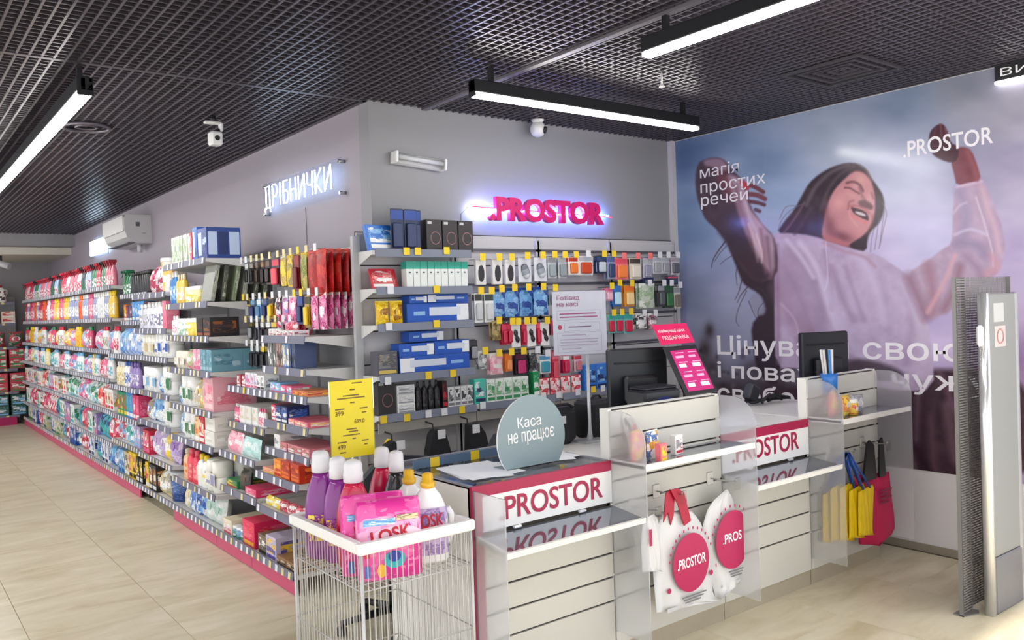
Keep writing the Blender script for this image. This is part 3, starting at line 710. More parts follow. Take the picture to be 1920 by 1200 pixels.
# ---------------------------------------------------------------- bags on the hooks
def film_bag(name, label, outline, y, thick, m, rz=0, crease=6, group=None):
    """hanging bag: outline in xz, front and back sheets pushed apart, with soft creases; returns the Empty"""
    xs = [p[0] for p in outline]; zs = [p[1] for p in outline]
    cx = sum(xs) / len(xs); z0, z1 = min(zs), max(zs)
    t = thing(name, label, 'bag', (cx, y, z0), rz, group)
    mb = MB(); k = mb.slot(m); N = 12; Mz = 14
    def edge(z):
        L, Rr = 1e9, -1e9; n = len(outline)
        for i in range(n):
            a, b = outline[i], outline[(i + 1) % n]
            if (a[1] - z) * (b[1] - z) <= 0 and a[1] != b[1]:
                x = a[0] + (b[0] - a[0]) * (z - a[1]) / (b[1] - a[1]); L = min(L, x); Rr = max(Rr, x)
        return L, Rr
    for s in (-1, 1):
        for i in range(Mz + 1):
            zz = z0 + (z1 - z0) * (i / Mz) * .999 + 1e-5
            L, Rr = edge(zz)
            for j in range(N + 1):
                q = j / N; e = math.sqrt(max(0, 1 - (2 * q - 1) ** 2)) * (1 - .75 * (i / Mz) ** 2)
                yy = s * thick / 2 * e + .004 * math.sin(crease * q * 3 + i * .5 + s) * (1 if 0 < j < N else 0)
                mb.v.append((L + (Rr - L) * q - cx, yy, zz - z0))
    n1 = (N + 1) * (Mz + 1)
    for s in (0, 1):
        for i in range(Mz):
            for j in range(N):
                a = s * n1 + i * (N + 1) + j; f = [a, a + 1, a + N + 2, a + N + 1]
                mb.face(f if s == 0 else f[::-1], k, True)
    for j in range(N): mb.face([j + 1, j, n1 + j, n1 + j + 1], k, True)
    for i in range(Mz):
        a = i * (N + 1); b = a + N
        mb.face([a, a + N + 1, n1 + a + N + 1, n1 + a], k, True); mb.face([b + N + 1, b, n1 + b, n1 + b + N + 1], k, True)
    obj('body', mb, t)
    return t, cx, z0
film = mat((216, 216, 216), .28, var=.03, scale=10, bump=.25, bscale=14)
ink_g = mat((120, 120, 124), .5); ink_l = mat((196, 196, 200), .5)
def curved(name, par, fn, poly, m, lift=.003, n=1):
    """flat print on the bag front: polygon in local xz laid on the sheet"""
    mb = MB(); mb.quad([(x, fn(x, z) - lift, z) for x, z in poly], m); return obj(name, mb, par)
def circle(cx, cz, rx, rz, n=36): return [(cx + rx * math.cos(2 * PI * i / n), cz + rz * math.sin(2 * PI * i / n)) for i in range(n)]
def print_bag(t, yf, cx, cz, r, txt, m, clip=None):
    pts = circle(cx, cz, r, r * 1.02)
    if clip is not None: pts = [(min(x, clip(z)), z) for x, z in pts]
    mb = MB(); mb.prism(pts, yf, yf + .0008, m, 'xz'); o = obj('print_circle', mb, t)
    return o
# the white bag with red handles
t1, cx1, z1_ = film_bag('carrier_bag', 'white printed plastic bag with red handles on the slatted counter', [(.287, .205), (.66, .185), (.64, .40), (.60, .53), (.545, .60), (.50, .63), (.34, .64), (.31, .58), (.255, .55), (.27, .40)], -1.87, .07, film)
yb = -.046
pc = obj('print_circle', MB().prism(circle(.465 - cx1, .405 - z1_, .118, .128), yb, yb + .001, magenta, 'xz'), t1)
fit_text('lettering', '.PROSTOR', mat((245, 240, 244), .4), (.375 - cx1, yb, .385 - z1_), (1, 0, 0.02), (-.02, 0, 1), .185, .045, pc, .0006, .015, lift=.0006)
for k in range(13):
    a = PI * (.12 + .82 * k / 12); x = .465 - cx1 + .142 * math.cos(a); z = .405 - z1_ + .15 * math.sin(a)
    obj('print_mark', MB().box(x - .004, x + .004, yb, yb + .001, z - .006, z + .006, magenta), t1)
for k in range(3): obj('print_line', MB().box(.40 - cx1 + .01 * k, .56 - cx1 - .02 * k, yb, yb + .001, .258 - z1_ - .012 * k, .264 - z1_ - .012 * k, ink_g), t1)
obj('print_band', MB().box(.315 - cx1, .50 - cx1, yb + .012, yb + .013, .215 - z1_, .232 - z1_, ink_l), t1)
for (x, z) in ((.335, .305), (.612, .325)): obj('print_dot', MB().prism(circle(x - cx1, z - z1_, .012, .012, 14), yb + .014, yb + .015, magenta, 'xz'), t1)
hand_red = mat((172, 12, 52), .4)
obj('handle', MB().prism([(.325, .60), (.345, .72), (.375, .735), (.40, .70), (.39, .62), (.37, .58), (.355, .64)], -.02, -.015, hand_red, 'xz'), t1, (-cx1, 0, -z1_))
obj('handle', MB().prism([(.365, .735), (.41, .735), (.45, .71), (.49, .58), (.445, .565), (.41, .66)], -.03, -.025, hand_red, 'xz'), t1, (-cx1, 0, -z1_))
# the white bag by the frosted divider
t2, cx2, z2_ = film_bag('carrier_bag', 'white printed plastic bag beside the frosted divider', [(.70, .175), (.865, .18), (.87, .25), (.868, .5), (.85, .61), (.80, .66), (.73, .64), (.655, .585), (.625, .52), (.66, .30)], -1.85, .06, film)
pts = [(min(x, .866 - cx2), z) for x, z in circle(.79 - cx2, .435 - z2_, .125, .135)]
yb2 = -.04
pc2 = obj('print_circle', MB().prism(pts, yb2, yb2 + .001, magenta, 'xz'), t2)
fit_text('lettering', '.PROS', mat((245, 240, 244), .4), (.715 - cx2, yb2, .425 - z2_), (1, 0, 0.02), (-.02, 0, 1), .135, .043, pc2, .0006, .015, lift=.0006)
for k in range(9):
    a = PI * (.3 + .6 * k / 8); x = .79 - cx2 + .148 * math.cos(a); z = .435 - z2_ + .155 * math.sin(a)
    obj('print_mark', MB().box(x - .004, x + .004, yb2 + .004, yb2 + .005, z - .006, z + .006, magenta), t2)
for k in range(3): obj('print_line', MB().box(.76 - cx2 + .008 * k, .862 - cx2 - .006 * k, yb2 + .004, yb2 + .005, .285 - z2_ - .012 * k, .291 - z2_ - .012 * k, ink_g), t2)
obj('print_band', MB().box(.715 - cx2, .85 - cx2, yb2 + .014, yb2 + .015, .222 - z2_, .236 - z2_, ink_l), t2)
obj('print_dot', MB().prism(circle(.692 - cx2, .335 - z2_, .011, .011, 14), yb2 + .018, yb2 + .019, magenta, 'xz'), t2)
t0, cx0, z0_ = film_bag('carrier_bag', 'leftmost white plastic bag half hidden behind the frosted divider', [(.175, .42), (.285, .405), (.288, .55), (.28, .63), (.25, .655), (.19, .65), (.172, .55)], -1.9, .03, film)
obj('print_circle', MB().prism([(.2, .60), (.215, .60), (.215, .53), (.2, .53)], -.024, -.023, magenta, 'xz'), t0, (-cx0, 0, -z0_))
# bundle of yellow bags, each one a bag
yel_b = mat((226, 190, 6), .5, var=.08, scale=14, bump=.15, bscale=10); blue_h = mat((22, 74, 160), .5)
for k, (x0, x1, y, zt, zb) in enumerate(((1.655, 1.76, -1.80, .50, .22), (1.69, 1.82, -1.824, .53, .225), (1.74, 1.90, -1.848, .53, .215), (1.79, 1.96, -1.872, .51, .225), (1.84, 2.01, -1.896, .50, .235))):
    lb = ['leftmost yellow carrier bag behind the frosted divider', 'second yellow carrier bag from the frosted divider', 'middle yellow carrier bag of the bundle', 'fourth yellow carrier bag of the bundle', 'yellow carrier bag next to the pink bag'][k]
    tt, cx, zz = film_bag('carrier_bag', lb, [(x0, zb), (x1 - .03, zb - .01), (x1, zt - .02), (x1 - .02, zt), (x0 + .01, zt - .01)], y, .022, yel_b, crease=9, group='bundle of yellow bags')
    hh = obj('handle', MB().tube([((x0 * .7 + x1 * .3) - cx, -.006, zt - zz - .01), (1.775 - cx, -.012, .66 - zz), (1.79 - cx, -.012 - y - 1.87, .705 - zz), (1.80 - cx, -.005, .66 - zz), ((x0 * .3 + x1 * .7) - cx, -.006, zt - zz - .01)], .006, 6, blue_h), tt)
pk, cxp, zp = film_bag('carrier_bag', 'pink fabric bag with long black handles at the end of the counter', [(1.965, .145), (2.10, .13), (2.33, .165), (2.33, .30), (2.295, .52), (2.265, .535), (1.93, .545), (1.94, .35)], -1.83, .075, mat((188, 18, 76), .75, var=.05, bump=.2))
for (a, b, c) in ((1.97, 2.02, 2.09), (2.14, 2.15, 2.19)):
    obj('handle', MB().prism([(a - cxp, .38), (b - 0 - cxp, .58), (b + .03 - cxp, .60), (c - cxp, .57), (c + .02 - cxp, .38)], -.03, -.018, black, 'xz'), pk)
for k in range(4): obj('print_line', MB().box(2.12 - cxp, 2.24 - cxp - .03 * (k % 2), -.044, -.0435, .30 - .022 * k, .312 - .022 * k, mat((120, 20, 60), .6)), pk)
# ---------------------------------------------------------------- things on the desks
t = thing('closed_sign', 'round grey sign reading that the till is closed', 'sign', (-.165, -1.62, .878))
grey_s = mat((132, 150, 156), .4, var=.02)
cpts = [(.18 * math.sin(a), .118 - .18 * math.cos(a)) for a in [math.radians(d) for d in np.linspace(49, 311, 40)]]
obj('disc', MB().prism(cpts, -.004, .004, grey_s, 'xz', mat((225, 228, 228), .4)), t)
obj('foot', MB().box(-.135, .135, -.004, .09, 0, .004, grey_s), t)
wt = mat((240, 240, 240), .5)
fit_text('lettering', 'Каса', wt, (-.075, -.004, .165), (1, 0, .03), (-.03, 0, 1), .125, .045, t, .0008, 0.0)
fit_text('lettering', 'не працює', wt, (-.125, -.004, .09), (1, 0, .03), (-.03, 0, 1), .245, .058, t, .0008, 0.0)
def papers(label, x, y, z, n=4, w=.21, h=.297, s=1, group=None, name='paper_sheet'):
    for k in range(n):
        rz = random.uniform(-.5, .5)
        o = obj(name, MB().box(-w / 2, w / 2, -h / 2, h / 2, 0, .0012, mat((236, 238, 242), .6)), None, (x + random.uniform(-.03, .03), y + random.uniform(-.03, .03), z + .0015 * k), (0, 0, rz))
        tag(o, label, 'paper', group)
papers('white paper sheet lying on the glass desk top', -.36, -1.50, .8725, 5, group='papers on the glass desk')
papers('white paper sheet lying on the desk behind the cut off red lettering', 1.22, -1.53, .8925, 5, group='papers on the far desk')
papers('loose white sheet on the desk beside the round sign', .06, -1.50, .8785, 2, .15, .21, group='papers beside the round sign')
# tills
def till(label, p0, p1, ztop, zbot, zt):
    v = Vector((p1[0] - p0[0], p1[1] - p0[1])); L = v.length; rz = math.atan2(v.y, v.x)
    t = thing('till_monitor', label, 'monitor', (p0[0], p0[1], zt), rz)
    a, b = zbot - zt, ztop - zt
    Mx = Matrix.Rotation(-.12, 4, 'X'); Mx.translation = Vector((0, .0, 0))
    obj('screen_back', MB().cbox(0, L, -.012, .03, a, b, mat((24, 26, 32), .38), .008), t)
    obj('vent_ridge', MB().cbox(.03, L - .03, -.022, -.012, b - .075, b - .068, mat((12, 12, 16), .5), .002), t)
    obj('rear_cover', MB().cbox(.07, L - .07, -.055, -.012, a + .02, a + .15, mat((20, 21, 27), .35), .012), t)
    obj('stand_neck', MB().cbox(L / 2 - .05, L / 2 + .05, -.03, .04, .015, a + .05, black, .01), t)
    obj('stand_foot', MB().cbox(L / 2 - .11, L / 2 + .11, -.09, .10, 0, .018, black, .006), t)
    return t
till('black till monitor seen from behind beside the pink price board', (.555, -1.34), (.84, -1.47), 1.315, 1.03, .80)
till('black till monitor seen from behind in front of the mural', (1.975, -1.49), (2.285, -1.60), 1.33, 1.03, .892)
t = thing('receipt_printer', 'black receipt printer beside the till monitor', 'printer', (.60, -1.595, .80), -.12)
obj('casing', MB().cbox(-.10, .12, -.06, .08, 0, .33, mat((22, 23, 30), .35), .01), t)
obj('cover', MB().cbox(-.09, .11, -.05, .07, .33, .345, mat((30, 31, 40), .3), .006), t)
obj('emblem', MB().prism(circle(.02, .28, .045, .018, 20), -.0615, -.06, mat((28, 38, 110), .3), 'xz'), t)
# leaning pink price board
t = thing('price_board', 'black framed board with pink price sheets leaning by the till', 'sign', (.84, -1.69, 1.093))
tl = math.radians(29.5)
Mr = Matrix.Rotation(-tl, 4, 'X')
def rb(mb_args, m, c=.002): return MB().box(*mb_args, m, M=Mr)
obj('frame', rb((-.118, .118, 0, .008, 0, .262), black), t)
ps = obj('price_sheet', rb((-.088, .102, -.0015, 0, .018, .238), mat((206, 26, 122), .4)), t)
pinkw = mat((246, 190, 222), .5)
for r in range(4):
    for c in range(2):
        x = -.07 + c * .095; z = .04 + r * .052
        obj('price_print', rb((x, x + .05 + .01 * ((r + c) % 2), -.0022, -.0015, z, z + .012 + .008 * (r % 2 == 0)), pinkw if r % 2 else mat((250, 240, 246), .5)), ps)
        obj('price_print', rb((x + .01, x + .07, -.0022, -.0015, z + .026, z + .03), pinkw), ps)
hd = obj('header_card', rb((-.13, .118, -.002, .001, .274, .385), mat((222, 22, 96), .4)), t)
Ux, Vx = (1, 0, 0), tuple(Mr @ Vector((0, 0, 1)))
fit_text('lettering', 'Найкращі ціни', wt, tuple(Mr @ Vector((-.11, -.002, .335))), Ux, Vx, .19, .022, hd, .0006, 0.0)
fit_text('lettering', 'ПОДАРУНКА', wt, tuple(Mr @ Vector((-.10, -.002, .295))), Ux, Vx, .19, .024, hd, .0006, 0.0)
# standing notice
t = thing('notice_stand', 'white printed notice on a thin pole behind the checkout', 'sign', (.735, -1.0, .80))
obj('base', MB().cbox(-.08, .08, -.06, .06, 0, .012, mat((200, 202, 204), .3, metal=.5), .004), t)
obj('pole', MB().lathe([(.018, .012), (.012, .05), (.009, .10), (.009, .47)], 12, mat((206, 208, 210), .3, metal=.3)), t)
n0 = Vector((.535 - .735, .06, .468)); un = Vector((.335, -.115, 0)).normalized()
fr = obj('notice_frame', MB().box(0, .335, -.004, .004, 0, .352, gmat((235, 238, 242), .1, 1.1)).box(.012, .323, -.0015, .0015, .006, .346, mat((226, 226, 236), .5)), t, tuple(n0), (0, 0, math.atan2(un.y, un.x)))
ink_p = mat((150, 60, 110), .5); ink_d = mat((110, 90, 120), .5); ink_s = mat((170, 160, 180), .5)
fit_text('lettering', 'Готівка\nна касі?', ink_p, (.035, -.0042, .265), (1, 0, 0), (0, 0, 1), .13, .06, fr, .0004, 0.0)
for (a, b, z, m_) in ((.05, .26, .222, ink_p), (.05, .27, .205, ink_p), (.10, .23, .152, ink_d), (.06, .20, .108, ink_s), (.05, .27, .085, ink_s), (.05, .265, .07, ink_s), (.05, .27, .055, ink_s), (.06, .17, .036, ink_s)):
    obj('print_line', MB().box(a, b, -.0048, -.0042, z, z + .006, m_), fr)
for (a, b, z0b, z1b) in ((.035, .285, .192, .242), (.075, .28, .132, .176), (.035, .29, .02, .125)):
    for (q) in ((a, b, z0b, z0b + .0015), (a, b, z1b, z1b + .0015), (a, a + .0015, z0b, z1b), (b, b + .0015, z0b, z1b)):
        obj('print_border', MB().box(q[0], q[1], -.0048, -.0042, q[2], q[3], ink_s), fr)
obj('print_emblem', MB().prism(circle(.05, .155, .011, .013, 16), -.0048, -.0042, mat((176, 40, 80), .5), 'xz'), fr)
# black case with a sticker behind the round sign
t = thing('black_case', 'black equipment case with a white sticker beside the notice pole', 'case', (.60, -.93, .80), -.15)
obj('body', MB().cbox(-.14, .06, -.07, .12, 0, .20, blackm, .03), t)
obj('sticker', MB().box(-.07, -.02, -.0715, -.07, .115, .155, mat((225, 225, 225), .5)), t)
obj('strap', MB().tube([(-.10, -.05, .195), (-.06, -.06, .215), (0, -.06, .215), (.04, -.05, .195)], .008, 6, blackm), t)
t = thing('black_case', 'plain black equipment case to the right of the notice pole', 'case', (.84, -.92, .80), .1)
obj('body', MB().cbox(-.07, .12, -.06, .10, 0, .21, blackm, .02), t)
obj('handle', MB().tube([(-.02, 0, .205), (0, 0, .23), (.05, 0, .23), (.07, 0, .205)], .007, 6, blackm), t)
# keyboard, scanner and cables on the far desk
t = thing('cable_heap', 'tangle of black cables and a scanner on the far desk', 'cables', (1.99, -1.20, .892))
rr = random.Random(4)
for k in range(7):
    pts = [(rr.uniform(-.20, .20), rr.uniform(-.10, .10), .008 + .04 * rr.random()) for _ in range(3)]
    P = []
    for i in range(13):
        s = i / 12; P.append(tuple((1 - s) ** 2 * pts[0][c] + 2 * s * (1 - s) * (pts[1][c] * 1.6) + s * s * pts[2][c] for c in range(3)))
    obj('cable', MB().tube(P, .008, 6, blackm), t)
obj('scanner', MB().cbox(-.05, .05, -.03, .03, 0, .10, mat((52, 54, 60), .5), .012, M=Matrix.Rotation(.5, 4, 'Y')), t, (-.10, .02, .03))
t = thing('keyboard', 'grey black keyboard on the far desk', 'keyboard', (1.42, -1.20, .892), .1)
obj('casing', MB().cbox(-.19, .19, -.06, .06, 0, .022, mat((46, 48, 52), .5), .005), t)
for r in range(4): obj('key_row', MB().cbox(-.18, .18, -.052 + r * .027, -.03 + r * .027, .022, .03, mat((64, 66, 72), .5), .002), t)
# ================================================================== shopping basket bin with detergents
wire_m = mat((190, 190, 188), .35, metal=.3)
t = thing('wire_bin', 'white wire bin on legs filled with detergents beside the checkout', 'basket', (-.89, -1.63, 0))
bx0, bx1, by0, by1 = -.23, .225, -.285, .28
for (a, b, c, d) in ((bx0, bx1, by0, by0 + .028), (bx0, bx1, by1 - .028, by1), (bx0, bx0 + .028, by0 + .028, by1 - .028), (bx1 - .028, bx1, by0 + .028, by1 - .028)):
    obj('rim', MB().cbox(a, b, c, d, .765, .802, mat((238, 237, 233), .35, var=.02), .005), t)
vw = MB().box(-.0013, .0013, -.0013, .0013, .06, .766, wire_m).mesh('wire')
nxw, nyw = 20, 24
for i in range(nxw + 1):
    x = bx0 + .014 + (bx1 - bx0 - .028) * i / nxw
    for y in (by0 + .012, by1 - .012): obj('wire', vw, t, (x, y, 0))
for i in range(1, nyw):
    y = by0 + .012 + (by1 - by0 - .024) * i / nyw
    for x in (bx0 + .012, bx1 - .012): obj('wire', vw, t, (x, y, 0))
for z in (.645, .42, .24, .07):
    obj('hoop', MB().tube([(bx0 + .012, by0 + .012, z), (bx1 - .012, by0 + .012, z), (bx1 - .012, by1 - .012, z), (bx0 + .012, by1 - .012, z)], .0028, 6, wire_m, closed=True), t)
for x in (bx0 + .014, bx1 - .014):
    for y in (by0 + .014, by1 - .014): obj('leg', MB().tube([(x, y, 0), (x, y, .77)], .006, 8, wire_m), t)
gx = MB().box(-.0015, .0015, by0 + .014, by1 - .014, 0, .003, wire_m).mesh('tray_wire'); gy = MB().box(bx0 + .014, bx1 - .014, -.0015, .0015, .003, .006, wire_m).mesh('tray_wire')
for i in range(1, 16): obj('tray_wire', gx, t, (bx0 + (bx1 - bx0) * i / 16, 0, .643))
for i in range(1, 8): obj('tray_wire', gy, t, (0, by0 + (by1 - by0) * i / 8, .643))
for a, b in (((bx0, by0), (bx1, by1)), ((bx0, by1), (bx1, by0))): obj('brace', MB().tube([(a[0] + .014 * (1 if a[0] < 0 else -1), a[1] * .95, .24), (b[0] * .95, b[1] * .95, .24)], .0025, 6, wire_m), t)
ZT = .652
def gel_bottle(m, mcap, h=.38, w=.11, d=.075, label=None):
    """tapering laundry gel bottle with a sloping shoulder"""
    b = MB(); hb = h - .075
    prof = [(.40, 0), (.48, .012), (.5, .05), (.5, hb * .45), (.47, hb * .65), (.40, hb * .8), (.28, hb * .93), (.20, hb)]
    b.lathe([(r * w, z) for r, z in prof], 20, m, sy=d / w, power=2.6)
    c = MB().lathe([(.22 * w, hb - .004), (.27 * w, hb), (.27 * w, hb + .03), (.255 * w, hb + .033), (.255 * w, hb + .058), (.22 * w, hb + .07), (.10 * w, hb + .076)], 18, mcap)
    parts = [('body', b.mesh('body')), ('cap', c.mesh('cap'))]
    if label is not None:
        l = MB(); n = 8; z0, z1 = hb * .22, hb * .52
        pts = []
        for i in range(n + 1):
            a = PI * (1.25 + .5 * i / n); ca, sa = math.cos(a), math.sin(a); q = (abs(ca) ** 2.6 + abs(sa) ** 2.6) ** (-1 / 2.6)
            pts.append((.51 * w * ca * q, .51 * d * sa * q - .0005))
        for i in range(n): l.quad([(pts[i][0], pts[i][1], z0), (pts[i + 1][0], pts[i + 1][1], z0), (pts[i + 1][0], pts[i + 1][1], z1), (pts[i][0], pts[i][1], z1)], label, True)
        parts.append(('label', l.mesh('label')))
    return parts
capw = mat((222, 220, 224), .25, var=.03)
def lab(c1, c2): return pmat(c1, c2, (250, 235, 120), 4)
purple = mat((128, 30, 132), .22, coat=.4); crim = mat((196, 14, 66), .22, coat=.4); blk = mat((30, 30, 36), .22, coat=.4)
for (px, py, y, m, lb, lcol, rz, w) in (
        (600, 845, -1.47, purple, 'purple laundry gel bottle at the left back of the wire bin', lab((150, 50, 150), (240, 200, 60)), -.5, .125),
        (632, 856, -1.56, purple, 'purple laundry gel bottle beside the front red bottle in the bin', lab((150, 50, 150), (240, 200, 60)), -.5, .115),
        (661, 862, -1.66, crim, 'red laundry gel bottle in front of the yellow price sign', lab((235, 190, 40), (220, 60, 60)), -.4, .13),
        (715, 838, -1.43, crim, 'red laundry gel bottle at the back of the bin beside the black one', lab((235, 190, 40), (220, 60, 60)), -.2, .115),
        (742, 845, -1.545, blk, 'black laundry gel bottle in the wire bin', lab((235, 190, 40), (60, 60, 60)), -.2, .11)):
    p = at(px, py, 'y', y)
    place('detergent_bottle', lb, 'bottle', gel_bottle(m, capw, p[2] - ZT, w, .08, lcol), (p[0], y, ZT), rz)
gold = mat((226, 176, 40), .35); wpl = mat((238, 238, 240), .25, coat=.3)
def white_jug(h, w, d):
    hb = h - .05
    b = MB().lathe([(.42 * w, 0), (.5 * w, .012), (.5 * w, hb * .55), (.46 * w, hb * .72), (.34 * w, hb * .88), (.2 * w, hb * .97), (.17 * w, hb)], 22, wpl, sy=d / w, power=2.8)
    c = MB().lathe([(.17 * w, hb - .003), (.2 * w, hb + .004), (.2 * w, hb + .018), (.15 * w, hb + .02), (.15 * w, hb + .045), (.08 * w, hb + .05)], 16, gold)
    l = MB(); n = 10; z0, z1 = hb * .12, hb * .74; L2 = []
    lm = pmat((196, 176, 214), (150, 120, 180), (236, 228, 240), 3.2)
    pts = []
    for i in range(n + 1):
        a = PI * (1.17 + .66 * i / n); ca, sa = math.cos(a), math.sin(a); q = (abs(ca) ** 2.8 + abs(sa) ** 2.8) ** (-1 / 2.8); pts.append((.508 * w * ca * q, .512 * d * sa * q))
    for i in range(n): l.quad([(pts[i][0], pts[i][1], z0), (pts[i + 1][0], pts[i + 1][1], z0), (pts[i + 1][0] * .94, pts[i + 1][1], z1), (pts[i][0] * .94, pts[i][1], z1)], lm, True)
    hnd = MB().tube([(.50 * w, 0, hb * .70), (.60 * w, 0, hb * .62), (.62 * w, 0, hb * .42), (.54 * w, 0, hb * .24), (.48 * w, 0, hb * .2)], .011, 8, wpl)
    return [('body', b.mesh('body')), ('cap', c.mesh('cap')), ('label', l.mesh('label')), ('handle', hnd.mesh('handle'))]
losk_red = mat((190, 20, 48), .4)
for (px, py, y, lb, rz, w) in ((766, 880, -1.65, 'white detergent jug with gold cap behind its twin in the bin', -.25, .13), (801, 886, -1.79, 'white detergent jug with gold cap and lilac label at the front', -.35, .135)):
    p = at(px, py, 'y', y)
    r = place('detergent_jug', lb, 'bottle', white_jug(p[2] - ZT, w, .085), (p[0], y, ZT), rz)
    hb = p[2] - ZT
    fit_text('lettering', 'LOSK', losk_red, (-.42 * w, -.0465, hb * .40), (1, 0, .05), (-.05, 0, 1), .84 * w * .9, .05, r, .001, .02)
def soap_pack(w, h, d, rz, loc, lb):
    t = thing('detergent_pack', lb, 'pack', loc, rz)
    m = pmat((222, 52, 150), (236, 92, 170), (246, 180, 214), 2.2, .3)
    mb = MB(); k = mb.slot(m); N = 10
    rows = [(0, .9, .96), (.01, 1, 1), (.5, 1.04, 1.01), (.85, .95, 1), (.95, .6, .99), (1.0, .12, .97)]
    b0 = len(mb.v)
    for (f, dd, ww) in rows:
        for i in range(N * 2):
            a = 2 * PI * (i + .5) / (2 * N); ca, sa = math.cos(a), math.sin(a); q = (abs(ca) ** 6 + abs(sa) ** 6) ** (-1 / 6)
            mb.v.append((w / 2 * ww * ca * q, d / 2 * dd * sa * q, h * f))
    for r in range(len(rows) - 1):
        for i in range(2 * N):
            j = (i + 1) % (2 * N); mb.face([r * 2 * N + i, r * 2 * N + j, (r + 1) * 2 * N + j, (r + 1) * 2 * N + i], k, True)
    mb.face(list(range(2 * N - 1, -1, -1)), k); mb.face([(len(rows) - 1) * 2 * N + i for i in range(2 * N)], k)
    obj('pouch', mb, t)
    yf = -d / 2 * 1.04
    bl = pmat((70, 150, 220), (150, 205, 240), (240, 250, 255), 5)
    obj('print_band', MB().box(-w * .42, w * .08, yf - .001, yf, h * .70, h * .78, bl), t)
    obj('print_band', MB().box(w * .10, w * .44, yf - .001, yf, h * .74, h * .81, pmat((225, 205, 150), (120, 110, 90), (240, 230, 200), 6)), t)
    obj('print_oval', MB().prism(circle(.02, h * .545, w * .40, h * .13, 28), yf - .0012, yf - .0004, mat((246, 208, 226), .4), 'xz'), t)
    fit_text('lettering', 'LOSK', losk_red, (-w * .3, yf - .0012, h * .46), (1, 0, .12), (-.12, 0, 1), w * .64, h * .17, t, .001, .03)
    obj('print_drop', MB().prism(circle(w * .05, h * .25, w * .17, h * .11, 24), yf - .0012, yf - .0004, mat((40, 170, 180), .4), 'xz'), t)
    obj('print_drop', MB().prism(circle(w * .05, h * .29, w * .10, h * .07, 20), yf - .002, yf - .0012, mat((30, 60, 160), .4), 'xz'), t)
    obj('print_star', MB().prism(circle(-w * .16, h * .12, w * .07, h * .09, 8), yf - .0012, yf - .0004, mat((240, 180, 40), .4), 'xz'), t)
    obj('print_mark', MB().box(-w * .42, -w * .34, yf - .0012, yf - .0004, h * .05, h * .2, mat((60, 110, 190), .4)), t)
    obj('print_mark', MB().box(-w * .42, -w * .34, yf - .0012, yf - .0004, h * .3, h * .42, mat((200, 40, 60), .4)), t)
p = at(718, 1095, 'z', ZT)
soap_pack(.215, .262, .07, -.30, (-.968, -1.835, ZT), 'pink detergent pack at the front of the wire bin')
soap_pack(.215, .27, .06, -.30, (-.985, -1.755, ZT), 'pink detergent pack right behind the front one')
# yellow price sign on its clip
t = thing('price_sign', 'yellow price sign standing over the wire bin', 'sign', (-.855, -1.375, .802))
zs0 = .18
obj('pole', MB().tube([(0, .05, 0), (0, .02, .15), (0, .006, zs0 + .02)], .004, 6, chrome), t)
obj('clip_foot', MB().cbox(-.03, .03, .03, .075, 0, .008, grey_m, .002), t)
pl = obj('plate', MB().box(-.096, .09, -.002, .002, zs0, zs0 + .3, mat((226, 206, 22), .4, var=.03)), t, (0, 0, 0), (0, 0, .03))
obj('edge', MB().box(-.099, -.096, -.003, .003, zs0, zs0 + .3, clear).box(.09, .093, -.003, .003, zs0, zs0 + .3, clear), t, (0, 0, 0), (0, 0, .03))
br = mat((120, 92, 20), .5)
for (tx, x, z, w_, h_) in (('399', -.075, .165, .035, .018), ('499', -.07, .035, .035, .018), ('699.0', .005, .13, .045, .016)): fit_text('lettering', tx, br, (x, -.002, zs0 + z), (1, 0, 0), (0, 0, 1), w_, h_, pl, .0005, .01)
for (x0, x1, z) in ((.0, .045, .285), (-.01, .012, .26), (-.04, .03, .238), (-.065, .055, .228), (-.01, .01, .21), (-.075, -.035, .188), (.03, .065, .185), (.04, .06, .168), (-.03, .015, .108), (-.02, .02, .098), (-.045, .03, .085), (-.005, .01, .07), (-.07, -.03, .06), (.035, .065, .058), (.045, .06, .042), (-.06, -.035, .02)):
    obj('print_line', MB().box(x0, x1, -.0026, -.002, zs0 + z, zs0 + z + .005, br), pl)
# ================================================================== security gates
t = thing('perforated_guard', 'grey perforated metal guard behind the security gate', 'gate guard', (1.72, -2.47, 0))
gm = mat((132, 130, 128), .45, metal=.3)
obj('side_flange', MB().box(0, .004, -.02, .0, 0, 1.61, gm).box(.09, .094, -.02, 0, 0, 1.61, gm), t)
s1 = MB()
for k in range(126):
    z = .02 + k * .0126; s1.box(.004, .60, -.003, 0, z, z + .0062, gm)
    s1.box(.0, .09, -.02, -.0185, z, z + .0062, gm)
for k in range(42): s1.box(.006 + .0145 * k, .011 + .0145 * k, -.001, .001, .02, 1.61, gm)
o = obj('perforated_sheet', s1, t); o['kind'] = 'stuff'
obj('end_post', MB().box(.595, .60, -.02, 0, 0, 1.61, gm), t)
obj('foot', MB().prism([(0, -.02), (.09, -.05), (.13, -.03), (.12, .03), (0, .03)], 0, .006, gm, 'xy'), t)
t = thing('security_gate', 'pale grey security gate panel with a silver edge', 'security gate', (1.818, -2.56, 0))
pg = mat((136, 138, 136), .35, var=.02)
obj('panel', MB().cbox(.035, .335, -.016, .016, .27, 1.525, pg, .006), t)
obj('base_box', MB().cbox(.035, .335, -.024, .024, 0, .27, mat((112, 112, 118), .4, metal=.1), .008), t)
obj('edge_profile', MB().lathe([(.026, 0), (.026, 1.53)], 16, mat((222, 223, 225), .22, metal=.7)), t, (.018, 0, 0))
obj('edge_profile', MB().cbox(.335, .365, -.02, .02, 0, 1.53, mat((168, 168, 172), .3, metal=.5), .008), t)
obj('alarm_lamp', MB().cbox(-.035, -.006, -.014, .014, 1.28, 1.38, mat((246, 246, 246), .3), .01), t)
